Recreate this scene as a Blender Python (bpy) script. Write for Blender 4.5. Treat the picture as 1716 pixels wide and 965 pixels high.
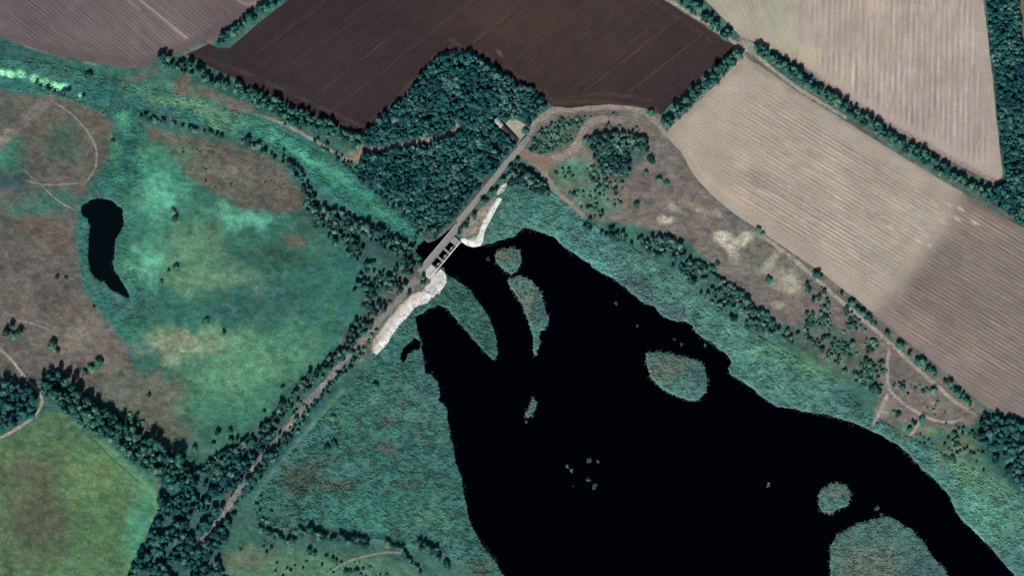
import bpy, math
import numpy as np
from mathutils import Vector

# ------------------------------------------------------------------ scene, camera, sky, sun
for o in list(bpy.data.objects):
    bpy.data.objects.remove(o)
scene = bpy.context.scene
COL = scene.collection
M = 0.7                                   # metres per picture pixel
CX, CY = 858.0, 482.5
CAM_H = 3000.0
cam_d = bpy.data.cameras.new('camera')
cam = bpy.data.objects.new('camera', cam_d)
COL.objects.link(cam)
cam.location = (0, 0, CAM_H)
cam_d.sensor_width = 36.0
cam_d.lens = 36.0 * CAM_H / (1716 * M)
cam_d.clip_start = 10.0
cam_d.clip_end = 30000.0
scene.camera = cam

SUN_EL = math.radians(39)
SUN_AZ = math.radians(192)                # compass bearing of the sun (from south, a little west)
sun_dir = Vector((math.sin(SUN_AZ) * math.cos(SUN_EL), math.cos(SUN_AZ) * math.cos(SUN_EL), math.sin(SUN_EL)))
world = bpy.data.worlds.new('World')
scene.world = world
world.use_nodes = True
wn = world.node_tree.nodes
sky = wn.new('ShaderNodeTexSky')
sky.sky_type = 'NISHITA'
sky.sun_disc = False
sky.sun_elevation = SUN_EL
sky.sun_rotation = SUN_AZ
sky.air_density = 1.0
sky.dust_density = 0.6
wn['Background'].inputs['Strength'].default_value = 0.05
world.node_tree.links.new(sky.outputs[0], wn['Background'].inputs['Color'])
sun_l = bpy.data.lights.new('sun', 'SUN')
sun_l.energy = 5.0
sun_l.angle = math.radians(0.5)
sun_l.color = (1.0, 0.965, 0.91)
sun_o = bpy.data.objects.new('sun', sun_l)
COL.objects.link(sun_o)
sun_o.rotation_euler = (-sun_dir).to_track_quat('-Z', 'Y').to_euler()
sun_o.location = sun_dir * 2000
scene.render.engine = 'CYCLES'
scene.view_settings.view_transform = 'Standard'
scene.view_settings.look = 'None'
scene.view_settings.gamma = 1.0
scene.view_settings.exposure = 0.0
scene.view_settings.use_curve_mapping = False

# ------------------------------------------------------------------ helpers
LIGHT = 1.10                               # irradiance / pi of an open, level surface


def S(r, g, b):
    """Base colour of a level sunlit surface that is seen as this sRGB value."""
    c = np.array([r, g, b], float) / 255.0
    lin = np.where(c <= 0.04045, c / 12.92, ((c + 0.055) / 1.055) ** 2.4)
    return lin / LIGHT


def W(p, z=0.0):
    return Vector(((p[0] - CX) * M, (CY - p[1]) * M, z))


def hash01(ix, iy, seed):
    h = (ix.astype(np.int64) * 374761393 + iy.astype(np.int64) * 668265263 + seed * 1442695041) & 0xFFFFFFFF
    h = ((h ^ (h >> 13)) * 1274126177) & 0xFFFFFFFF
    h = h ^ (h >> 16)
    h = (h * 2246822519) & 0xFFFFFFFF
    return ((h ^ (h >> 15)) & 0xFFFFFF) / float(0xFFFFFF)


def vnoise(x, y, seed):
    ix = np.floor(x); iy = np.floor(y)
    fx = x - ix; fy = y - iy
    fx = fx * fx * (3 - 2 * fx); fy = fy * fy * (3 - 2 * fy)
    a = hash01(ix, iy, seed); b = hash01(ix + 1, iy, seed)
    c = hash01(ix, iy + 1, seed); d = hash01(ix + 1, iy + 1, seed)
    return (a * (1 - fx) + b * fx) * (1 - fy) + (c * (1 - fx) + d * fx) * fy


def fbm(P, scale, seed, octaves=3):
    """-1 .. 1"""
    out = 0; amp = 1.0; tot = 0.0
    for k in range(octaves):
        out = out + amp * (vnoise(P[:, 0] / scale * 2 ** k, P[:, 1] / scale * 2 ** k, seed + 17 * k) * 2 - 1)
        tot += amp; amp *= 0.55
    return out / tot


def seg_dist(P, A, B):
    AB = B - A
    L = float(AB @ AB) + 1e-12
    t = np.clip(((P - A) @ AB) / L, 0, 1)
    Q = A + t[:, None] * AB
    return np.hypot(P[:, 0] - Q[:, 0], P[:, 1] - Q[:, 1]), Q


def line_dist(P, pts):
    pts = np.asarray(pts, float)
    d = np.full(len(P), 1e9)
    for a, b in zip(pts[:-1], pts[1:]):
        d = np.minimum(d, seg_dist(P, a, b)[0])
    return d


def inside(P, poly):
    poly = np.asarray(poly, float)
    x, y = P[:, 0], P[:, 1]
    r = np.zeros(len(P), bool)
    n = len(poly)
    for i in range(n):
        x1, y1 = poly[i]; x2, y2 = poly[(i + 1) % n]
        if y1 == y2:
            continue
        c = ((y1 > y) != (y2 > y)) & (x < (x2 - x1) * (y - y1) / (y2 - y1) + x1)
        r ^= c
    return r


def sdf(P, poly, nearest=False):
    """Distance to a polygon, negative inside (pixels)."""
    poly = np.asarray(poly, float)
    d = np.full(len(P), 1e9)
    N = P.copy() if nearest else None
    for i in range(len(poly)):
        e, q = seg_dist(P, poly[i], poly[(i + 1) % len(poly)])
        if nearest:
            m = e < d
            N[m] = q[m]
        d = np.minimum(d, e)
    d = np.where(inside(P, poly), -d, d)
    return (d, N) if nearest else d


def sdf_box(P, poly, pad):
    """sdf, only worked out near the polygon; far points get +pad."""
    poly = np.asarray(poly, float)
    lo = poly.min(0) - pad; hi = poly.max(0) + pad
    m = (P[:, 0] > lo[0]) & (P[:, 0] < hi[0]) & (P[:, 1] > lo[1]) & (P[:, 1] < hi[1])
    d = np.full(len(P), float(pad))
    if m.any():
        d[m] = sdf(P[m], poly)
    return d


def rough(poly, step=6.0, amp=1.2, seed=1, closed=True):
    poly = [np.array(p, float) for p in poly]
    out = []
    n = len(poly)
    for i in range(n if closed else n - 1):
        a = poly[i]; b = poly[(i + 1) % n]
        k = max(1, int(np.hypot(*(b - a)) / step))
        for j in range(k):
            out.append(a + (b - a) * j / k)
    if not closed:
        out.append(poly[-1])
    out = np.array(out)
    out[:, 0] += amp * fbm(out, step * 1.5, seed, 2)
    out[:, 1] += amp * fbm(out, step * 1.5, seed + 5, 2)
    return out


def smooth_line(pts, n=6):
    pts = [np.array(p, float) for p in pts]
    if len(pts) < 3:
        return np.array(pts)
    P = [2 * pts[0] - pts[1]] + pts + [2 * pts[-1] - pts[-2]]
    out = []
    for i in range(1, len(P) - 2):
        for k in range(n):
            t = k / n
            a, b, c, d = P[i - 1], P[i], P[i + 1], P[i + 2]
            out.append(0.5 * (2 * b + (c - a) * t + (2 * a - 5 * b + 4 * c - d) * t * t + (3 * b - a - 3 * c + d) * t ** 3))
    out.append(pts[-1])
    return np.array(out)


def sstep(a, b, x):
    t = np.clip((x - a) / (b - a), 0, 1)
    return t * t * (3 - 2 * t)


class Paint:
    """Colours of land at a set of points (pixel coordinates)."""

    def __init__(self, P, base):
        self.P = P
        self.C = np.tile(np.asarray(base, float), (len(P), 1))
        self.wx = fbm(P, 26, 301, 5); self.wy = fbm(P, 26, 351, 5)

    def warped(self, w):
        return self.P + w * np.stack([self.wx, self.wy], 1)

    def mix(self, w, col):
        w = w[:, None]
        self.C = self.C * (1 - w) + np.asarray(col)[None, :] * w

    def poly(self, pts, col, feather=4, alpha=1.0, warp=6):
        d = sdf_box(self.warped(warp), pts, feather + 2)
        self.mix(sstep(feather, -feather, d) * alpha, col)

    def blob(self, x, y, rx, ry, col, alpha=1.0, rot=0, warp=22, soft=0.7):
        Q = self.warped(warp) - np.array([x, y])
        c, s = math.cos(math.radians(rot)), math.sin(math.radians(rot))
        u = (Q[:, 0] * c + Q[:, 1] * s) / rx; v = (-Q[:, 0] * s + Q[:, 1] * c) / ry
        r = np.sqrt(u * u + v * v)
        self.mix(sstep(1 + soft, 1 - soft, r) * alpha, col)

    def line(self, pts, width, col, alpha=1.0, soft=2.0, warp=2, broken=0.0, seed=9):
        pts = np.asarray(pts, float)
        Q = self.warped(warp)
        lo = pts.min(0) - width - soft - 4; hi = pts.max(0) + width + soft + 4
        m = (Q[:, 0] > lo[0]) & (Q[:, 0] < hi[0]) & (Q[:, 1] > lo[1]) & (Q[:, 1] < hi[1])
        w = np.zeros(len(Q))
        if m.any():
            d = line_dist(Q[m], pts)
            ww = sstep(width / 2 + soft, width / 2 - soft, d) * alpha
            if broken:
                ww *= np.clip(1 - broken + broken * 2 * (fbm(self.P[m], 22, seed, 2) * 1.4), 0, 1)
            w[m] = ww
        self.mix(w, col)


def mesh_np(name, V, F, mat=None, parent=None, colors=None, floats=None, smooth=False):
    V = np.ascontiguousarray(V, dtype=np.float32); F = np.ascontiguousarray(F, dtype=np.int32)
    me = bpy.data.meshes.new(name)
    me.vertices.add(len(V))
    me.vertices.foreach_set('co', V.ravel())
    m, k = F.shape
    me.loops.add(m * k)
    me.loops.foreach_set('vertex_index', F.ravel())
    me.polygons.add(m)
    me.polygons.foreach_set('loop_start', np.arange(0, m * k, k, dtype=np.int32))
    me.polygons.foreach_set('loop_total', np.full(m, k, dtype=np.int32))
    if colors is not None:
        a = me.attributes.new('land', 'FLOAT_COLOR', 'POINT')
        c = np.ones((len(V), 4), dtype=np.float32); c[:, :3] = colors
        a.data.foreach_set('color', c.ravel())
    for key, val in (floats or {}).items():
        a = me.attributes.new(key, 'FLOAT', 'POINT')
        a.data.foreach_set('value', np.asarray(val, dtype=np.float32))
    me.update(calc_edges=True)
    me.validate()
    me.polygons.foreach_set('use_smooth', np.full(len(me.polygons), bool(smooth)))
    o = bpy.data.objects.new(name, me)
    COL.objects.link(o)
    if mat:
        me.materials.append(mat)
    if parent:
        o.parent = parent
    return o


def tag(o, label=None, cat=None, group=None, kind=None):
    if label: o['label'] = label
    if cat: o['category'] = cat
    if group: o['group'] = group
    if kind: o['kind'] = kind
    return o


def empty(name, loc=(0, 0, 0)):
    o = bpy.data.objects.new(name, None)
    COL.objects.link(o)
    o.location = loc
    o.empty_display_size = 1.0
    return o


# ------------------------------------------------------------------ materials
class NT:
    def __init__(self, name, rough=0.95, spec=0.1):
        self.m = bpy.data.materials.new(name)
        self.m.use_nodes = True
        self.t = self.m.node_tree
        self.b = self.t.nodes['Principled BSDF']
        self.b.inputs['Roughness'].default_value = rough
        self.b.inputs['Specular IOR Level'].default_value = spec
        self.coord = None

    def n(self, kind, **kw):
        nd = self.t.nodes.new('ShaderNode' + kind)
        for k, v in kw.items():
            setattr(nd, k, v)
        return nd

    def link(self, a, b):
        self.t.links.new(a, b)

    def co(self):
        if self.coord is None:
            self.coord = self.n('TexCoord').outputs['Object']
        return self.coord

    def noise(self, scale, detail=3, rough=0.55, rot=0, stretch=(1, 1, 1), vec=None):
        mp = self.n('Mapping')
        mp.inputs['Rotation'].default_value = (0, 0, rot)
        mp2 = self.n('Mapping')
        mp2.inputs['Scale'].default_value = stretch
        self.link(vec or self.co(), mp.inputs[0]); self.link(mp.outputs[0], mp2.inputs[0])
        t = self.n('TexNoise')
        t.inputs['Scale'].default_value = scale
        t.inputs['Detail'].default_value = detail
        t.inputs['Roughness'].default_value = rough
        self.link(mp2.outputs[0], t.inputs['Vector'])
        return t.outputs[0]

    def remap(self, v, a, b, c, d):
        r = self.n('MapRange')
        for i, x in zip(('From Min', 'From Max', 'To Min', 'To Max'), (a, b, c, d)):
            r.inputs[i].default_value = x
        self.link(v, r.inputs[0])
        return r.outputs[0]

    def math(self, op, a, b):
        r = self.n('Math', operation=op)
        for i, x in enumerate((a, b)):
            if isinstance(x, (int, float)):
                r.inputs[i].default_value = x
            else:
                self.link(x, r.inputs[i])
        return r.outputs[0]

    def mix(self, fac, a, b, mode='MIX'):
        r = self.n('Mix', data_type='RGBA', blend_type=mode)
        for s, x in ((r.inputs[0], fac), (r.inputs[6], a), (r.inputs[7], b)):
            if hasattr(x, 'links') or hasattr(x, 'node'):
                self.link(x, s)
            elif isinstance(x, (int, float)):
                s.default_value = x
            else:
                s.default_value = (*x, 1.0)
        return r.outputs[2]

    def scale_col(self, col, val):
        r = self.n('VectorMath', operation='SCALE')
        self.link(col, r.inputs[0])
        self.link(val, r.inputs['Scale'])
        return r.outputs[0]

    def attr(self, name):
        a = self.n('Attribute')
        a.attribute_name = name
        return a

    def base(self, c):
        self.link(c, self.b.inputs['Base Color'])

    def bump(self, h, dist, strength=1.0):
        b = self.n('Bump')
        b.inputs['Distance'].default_value = dist
        b.inputs['Strength'].default_value = strength
        self.link(h, b.inputs['Height'])
        self.link(b.outputs[0], self.b.inputs['Normal'])


def mat_land():
    t = NT('meadow_ground')
    col = t.attr('land').outputs['Color']
    a = t.noise(0.5, 4, 0.75, 0.5, (1, 1.6, 1))
    b = t.noise(0.11, 4, 0.65, 0.2, (1, 1.5, 1))
    c = t.noise(0.2, 3, 0.65)
    d = t.noise(0.055, 4, 0.65)
    e = t.noise(0.24, 3, 0.7, -0.35, (1, 2.2, 1))
    v = t.math('MULTIPLY', t.remap(a, 0.3, 0.7, 0.5, 1.5), t.math('MULTIPLY', t.remap(b, 0.3, 0.7, 0.74, 1.26), t.remap(e, 0.3, 0.7, 0.72, 1.28)))
    col2 = t.scale_col(col, v)
    brown = t.mix(t.remap(c, 0.54, 0.74, 0.0, 0.4), col2, tuple(S(108, 104, 90)))
    teal = t.mix(t.remap(d, 0.55, 0.75, 0.0, 0.45), brown, tuple(S(44, 92, 84)))
    t.base(teal)
    t.bump(a, 1.2, 0.9)
    return t.m


def mat_field(name, deg, period, amp_fine=0.2, amp_row=0.12, grain=0.12):
    """Worked soil or stubble: colour from the land attribute, streaks along the rows."""
    t = NT(name)
    col = t.attr('land').outputs['Color']
    rowv = t.attr('rows').outputs['Fac']
    rot = math.radians(deg)
    s1 = t.noise(1.0, 3, 0.6, rot, (0.02, 1.1 / period, 1))
    s2 = t.noise(1.0, 3, 0.6, rot, (0.055, 2.6 / period, 1))
    g = t.noise(0.45, 3, 0.65)
    big = t.noise(0.022, 4, 0.6)
    row_mod = t.math('MULTIPLY', t.remap(s1, 0.3, 0.7, 1 - amp_fine, 1 + amp_fine), t.remap(s2, 0.3, 0.7, 1 - amp_row, 1 + amp_row))
    # rows fade out on the headlands
    r = t.math('ADD', t.math('MULTIPLY', t.math('SUBTRACT', row_mod, 1.0), rowv), 1.0)
    v = t.math('MULTIPLY', r, t.math('MULTIPLY', t.remap(g, 0.3, 0.7, 1 - grain, 1 + grain), t.remap(big, 0.3, 0.7, 0.9, 1.1)))
    t.base(t.scale_col(col, v))
    t.bump(g, 0.35, 0.6)
    return t.m


def mat_plain(name, col, var=0.2, scale=0.6, rough_=0.9, bump=0.15, spec=0.2, stain=None):
    t = NT(name, rough_, spec)
    a = t.noise(scale, 4, 0.65)
    b = t.noise(scale * 0.18, 4, 0.6)
    v = t.math('MULTIPLY', t.remap(a, 0.3, 0.7, 1 - var, 1 + var), t.remap(b, 0.3, 0.7, 1 - var * 0.7, 1 + var * 0.7))
    base = t.n('RGB').outputs[0]
    base.default_value = (*col, 1)
    c = t.scale_col(base, v)
    if stain is not None:
        c = t.mix(t.remap(b, 0.5, 0.68, 0, 0.75), c, tuple(stain))
    t.base(c)
    t.bump(a, bump, 0.7)
    return t.m


def mat_facing():
    t = NT('rubble_facing', 0.9, 0.2)
    col = t.attr('land').outputs['Color']
    a = t.noise(0.9, 4, 0.7)
    b = t.noise(0.2, 4, 0.6)
    v = t.math('MULTIPLY', t.remap(a, 0.3, 0.7, 0.66, 1.3), t.remap(b, 0.3, 0.7, 0.76, 1.2))
    t.base(t.scale_col(col, v))
    t.bump(a, 0.3, 0.8)
    return t.m


def mat_tuft(name):
    t = NT(name, 0.85, 0.15)
    col = t.attr('land').outputs['Color']
    t.base(col)
    return t.m


def mat_leaf(name, cols, attr=None):
    """Leaves: each tree its own tint, each leaf clump lighter or darker."""
    t = NT(name, 0.8, 0.15)
    if attr:
        rnd = t.attr(attr).outputs['Fac']
    else:
        rnd = t.n('ObjectInfo').outputs['Random']
    ramp = t.n('ValToRGB')
    el = ramp.color_ramp.elements
    el[0].position = 0.0; el[0].color = (*cols[0], 1)
    el[1].position = 1.0; el[1].color = (*cols[-1], 1)
    for k, c in enumerate(cols[1:-1]):
        e = el.new((k + 1) / (len(cols) - 1)); e.color = (*c, 1)
    t.link(rnd, ramp.inputs[0])
    isl = t.n('NewGeometry').outputs['Random Per Island']
    t.base(t.scale_col(ramp.outputs[0], t.remap(isl, 0, 1, 0.45, 1.55)))
    return t.m


def mat_water(name, col, rough_=0.12):
    t = NT(name, rough_, 0.2)
    t.b.inputs['IOR'].default_value = 1.333
    t.b.inputs['Base Color'].default_value = (*col, 1)
    h = t.noise(0.5, 2, 0.5, 0.6, (1, 2.2, 1))
    t.bump(h, 0.05, 0.35)
    return t.m


MAT_LAND = mat_land()
MAT_FACING = mat_facing()
MAT_TUFT = mat_tuft('reed_leaf')
MAT_GRASS = mat_tuft('grass_leaf')
MAT_WATER = mat_water('dark_water', (0.0001, 0.0001, 0.0012))
MAT_POND = mat_water('pond_water', (0.0008, 0.0036, 0.0046))
MAT_TRACK = mat_plain('bare_earth', S(140, 128, 118), 0.16, 0.5, bump=0.12)
MAT_TRACKB = mat_plain('brown_earth', S(128, 112, 100), 0.2, 0.4, bump=0.15)
MAT_ASPH = mat_plain('worn_asphalt', S(138, 138, 134), 0.1, 0.5, bump=0.03)
MAT_CONC = mat_plain('pale_concrete', S(192, 192, 184), 0.16, 0.45, bump=0.06, stain=S(158, 152, 140))
MAT_CONCW = mat_plain('white_concrete', S(232, 234, 226), 0.1, 0.6, bump=0.03)
MAT_CONCD = mat_plain('weathered_concrete', S(150, 150, 146), 0.15, 0.5, bump=0.04)
MAT_YARD = mat_plain('pale_gravel', S(170, 168, 152), 0.16, 0.5, bump=0.1, stain=S(120, 125, 108))
MAT_BARK = mat_plain('bark', (0.045, 0.035, 0.028), 0.3, 2.0, bump=0.05)
MAT_ROOFD = mat_plain('tarred_roof', S(74, 66, 70), 0.25, 0.8, bump=0.03)
MAT_ROOFP = mat_plain('fibre_cement_roof', S(176, 176, 186), 0.12, 0.9, bump=0.03)
MAT_STEEL = mat_plain('galvanised_steel', S(205, 205, 205), 0.08, 1.5, rough_=0.5, bump=0.01, spec=0.5)
LEAF_COLS = {
    'woodland': [S(24, 68, 80), S(34, 90, 94), S(52, 112, 106), S(98, 138, 130)],
    'shelterbelt': [S(34, 80, 82), S(50, 106, 100), S(66, 126, 114), S(102, 142, 124)],
    'riverside': [S(28, 66, 70), S(48, 94, 92), S(74, 122, 112), S(112, 144, 128)],
    'bush': [S(28, 62, 58), S(46, 90, 82), S(70, 124, 106), S(108, 146, 122)],
}
MAT_LEAF = {k: mat_leaf(k + '_leaves', v) for k, v in LEAF_COLS.items()}
MAT_LEAF_MASS = {k: mat_leaf(k + '_mass_leaves', v, 'tint') for k, v in LEAF_COLS.items()}

# ------------------------------------------------------------------ outlines traced on the map (pixels)
LAKE = [(742, 446), (747, 459), (757, 466), (771, 472), (790, 489), (801, 505), (815, 524), (825, 545), (832, 570), (833, 590), (828, 604),
        (815, 592), (800, 577), (785, 557), (771, 543), (760, 530), (749, 516), (735, 511), (720, 516), (709, 526), (695, 529), (697, 545),
        (702, 560), (706, 578), (709, 593), (711, 615), (714, 627), (723, 626), (733, 640), (737, 655), (735, 668), (748, 685), (750, 703), (755, 730),
        (760, 755), (763, 772), (773, 800), (780, 840), (785, 870), (795, 890), (810, 915), (830, 940), (846, 966), (862, 1010), (900, 1400),
        (1900, 1400), (1800, 1090), (1740, 1015), (1700, 964), (1680, 940), (1660, 916), (1640, 896), (1620, 880), (1602, 856), (1592, 832), (1570, 806), (1545, 784),
        (1522, 760), (1504, 744), (1480, 731), (1456, 720), (1440, 712), (1410, 701), (1380, 693), (1340, 687), (1300, 680), (1276, 665),
        (1262, 652), (1245, 640), (1225, 628), (1221, 616), (1226, 605), (1220, 595), (1205, 585), (1195, 573), (1180, 566), (1165, 556),
        (1158, 544), (1148, 537), (1135, 538), (1120, 535), (1106, 526), (1096, 513), (1080, 508), (1060, 492), (1045, 478), (1030, 468),
        (1005, 455), (985, 440), (962, 425), (942, 411), (926, 396), (905, 388), (880, 381), (871, 388), (860, 397), (842, 401), (826, 408), (812, 410),
        (803, 412), (793, 414), (782, 411), (774, 405), (760, 424)]
CHANNEL = [(696, 421), (711, 402), (717, 407), (729, 403), (742, 394), (752, 384), (772, 404), (762, 424), (744, 448), (736, 447), (722, 440), (710, 436)]
POND = [(135, 346), (150, 336), (170, 332), (190, 337), (204, 350), (208, 370), (204, 385), (194, 400), (191, 425), (190, 450), (200, 468), (212, 485), (216, 500),
        (208, 499), (196, 490), (184, 485), (175, 472), (160, 468), (150, 456), (147, 430), (147, 400), (150, 380), (147, 365), (137, 360)]
INLET = [(694, 566), (684, 574), (676, 582), (670, 592), (670, 602), (676, 608), (682, 602), (682, 594), (690, 588), (704, 584), (706, 572)]
ISLANDS = [
    ('small round reed island nearest to the sluice bridge', [(830, 426), (840, 418), (858, 416), (871, 421), (872, 440), (866, 454), (856, 460), (843, 450), (832, 440)]),
    ('long curved reed island tapering to a thin southern tail', [(854, 466), (870, 462), (888, 468), (900, 480), (907, 495), (912, 515), (920, 530), (917, 545), (905, 556), (903, 575), (899, 596), (896, 590), (894, 566), (890, 550), (885, 535), (875, 510), (862, 490), (853, 476)]),
    ('broad oval reed island in the middle of the lake', [(1083, 592), (1110, 590), (1140, 596), (1165, 603), (1180, 612), (1185, 635), (1183, 656), (1170, 669), (1155, 671), (1140, 664), (1120, 657), (1105, 645), (1090, 630), (1084, 612)]),
    ('compact round reed island close above the big southern one', [(1372, 829), (1385, 815), (1400, 809), (1418, 813), (1426, 828), (1420, 845), (1405, 851), (1390, 859), (1376, 856), (1373, 842)]),
    ('largest reed island, cut by the bottom edge of the picture', [(1393, 915), (1403, 896), (1424, 886), (1440, 876), (1465, 870), (1490, 867), (1510, 877), (1530, 890), (1545, 905), (1560, 930), (1580, 950), (1590, 967), (1604, 1010), (1570, 1060), (1450, 1060), (1398, 1010), (1392, 945)]),
    ('narrow sliver of reed alone in open dark water', [(893, 666), (897, 672), (897, 685), (890, 697), (880, 698), (881, 691), (888, 681)]),
]
TUFTS = [(883, 706, 4), (951, 781, 4), (957, 788, 4), (988, 771, 6), (1001, 772, 4), (984, 804, 5), (996, 814, 6), (962, 815, 3), (1286, 812, 4),
         (1032, 508, 3), (1068, 547, 3), (1130, 568, 3), (1142, 577, 4), (1183, 577, 4), (1470, 852, 5), (1478, 862, 4), (818, 434, 3), (1415, 892, 4)]

FIELDS = {
    'mauve': [(-160, -160), (-160, 40), (0, 58), (30, 73), (70, 84), (110, 95), (160, 106), (215, 116), (245, 112), (265, 100), (310, 84), (345, 67), (372, 56), (402, 34), (428, 14), (452, -6), (470, -30), (520, -160)],
    'dark': [(560, -160), (486, -2), (440, 34), (402, 66), (384, 82), (366, 82), (350, 74), (330, 84), (312, 92), (350, 111), (400, 134), (450, 158), (500, 182), (550, 206), (598, 222), (612, 218), (640, 190),
             (672, 163), (690, 146), (715, 110), (735, 91), (760, 85), (790, 86), (815, 102), (850, 124), (890, 149), (915, 168), (925, 177), (950, 182), (985, 178), (1020, 175), (1060, 178), (1090, 184),
             (1108, 192), (1120, 179), (1136, 164), (1170, 134), (1205, 104), (1228, 83), (1231, 76), (1200, 57), (1165, 35), (1130, 12), (1100, -10), (1050, -60), (1000, -160)],
    'green_pale': [(1140, -160), (1168, -12), (1200, 18), (1225, 45), (1242, 62), (1277, 75), (1320, 98), (1340, 106), (1342, 20), (1342, -160)],
    'striped': [(1339, -160), (1339, 20), (1338, 105), (1375, 136), (1420, 168), (1500, 218), (1580, 263), (1640, 294), (1668, 308), (1678, 303), (1680, 290), (1674, 240), (1668, 180), (1662, 120), (1655, 60), (1646, -10), (1625, -160)],
    'stubble': [(1252, 98), (1275, 112), (1330, 150), (1420, 206), (1500, 256), (1560, 292), (1612, 322), (1600, 350), (1594, 376), (1575, 398), (1555, 420), (1528, 458), (1478, 514), (1463, 526), (1440, 505), (1400, 475), (1370, 451), (1330, 425), (1280, 392), (1230, 358), (1190, 325), (1160, 290),
                (1142, 255), (1115, 228), (1125, 212), (1160, 180), (1200, 143), (1236, 104)],
    'tilled': [(1609, 321), (1660, 352), (1700, 374), (1760, 405), (1900, 480), (1900, 760), (1760, 712), (1700, 695), (1655, 683), (1622, 656), (1580, 620), (1530, 580), (1480, 541), (1461, 524), (1475, 511), (1525, 455), (1552, 417), (1572, 395), (1591, 374), (1597, 348)],
    'corner': [(1710, -160), (1708, 0), (1714, 60), (1722, 120), (1740, 300), (1900, 330), (1900, -160)],
}
ROADLINE = [(330, 916), (352, 890), (382, 848), (412, 800), (450, 752), (500, 692), (560, 622), (600, 578), (640, 532), (672, 496), (694, 474), (705, 458), (768, 372), (800, 334), (835, 292), (870, 250), (886, 226)]
BANK_AXIS = [(600, 578), (640, 532), (672, 496), (694, 474), (708, 455), (768, 376), (800, 338), (835, 296), (868, 255)]
REV_W = [(711, 485), (722, 490), (731, 495), (721, 500), (716, 506), (694, 516), (686, 526), (671, 541), (656, 561), (648, 576), (630, 594), (623, 586), (620, 578), (640, 545), (654, 528), (666, 513), (681, 500), (696, 488)]
CAP_W = [(724, 464), (738, 452), (745, 459), (747, 472), (743, 480), (735, 492), (728, 495), (717, 490), (712, 484), (720, 475)]
CAP_E = [(772, 403), (776, 400), (788, 398), (800, 391), (806, 379), (809, 366), (815, 362), (820, 347), (826, 340), (836, 331), (841, 334), (833, 345), (825, 360), (816, 377), (810, 390), (808, 404), (803, 411), (793, 413), (781, 409)]
YARD = [(846, 209), (852, 202), (864, 200), (875, 206), (887, 213), (881, 229), (869, 243), (864, 229), (856, 220)]

# ------------------------------------------------------------------ ground: heights and land colours
ZW = -0.6
xs = np.concatenate([[-9000, -4000, -1500, -600, -300], np.arange(-150, 1868, 3.0), [2000, 2300, 3200, 6000, 11000]])
ys = np.concatenate([[-9000, -4000, -1500, -600, -300], np.arange(-150, 1117, 3.0), [1250, 1550, 2500, 5000, 10000]])
GX, GY = np.meshgrid(xs, ys)
GP = np.stack([GX.ravel(), GY.ravel()], 1)


def water_dist(P, ragged=True):
    """Pixels from the nearest water's edge, negative in the water."""
    Q = P
    if ragged:
        Q = P + 2.6 * np.stack([fbm(P, 8, 41, 3), fbm(P, 8, 43, 3)], 1)
    d = sdf_box(Q, LAKE, 40)
    for poly in (POND, INLET):
        d = np.minimum(d, sdf_box(Q, poly, 40))
    return np.minimum(d, sdf_box(P, CHANNEL, 40))


def ground_height(P):
    h = 0.35 * fbm(P, 60, 11, 3) + 0.22 * fbm(P, 14, 12, 2)
    for poly in FIELDS.values():
        d = sdf_box(P, poly, 12)
        h = h * sstep(-1, 10, d) - 0.35 * sstep(0, -4, d)
    ax = line_dist(P, BANK_AXIS)
    h = h * sstep(6, 26, ax) + 1.9 * sstep(34, 9, ax)
    ax2 = line_dist(P, ROADLINE[:8])
    h = h + 0.5 * sstep(22, 6, ax2) * sstep(6, 30, ax)
    st = line_dist(P, [(700, 412), (640, 352), (560, 292), (480, 236), (400, 205), (330, 186)])
    h = h - 0.7 * sstep(26, 6, st)
    d = water_dist(P)
    dc = sdf_box(P, CHANNEL, 40)
    slope = np.where(dc < 12, 0.9, 0.3)
    h = np.minimum(h, np.maximum(ZW + slope * d * M, ZW - 3.0))
    return h


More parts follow.
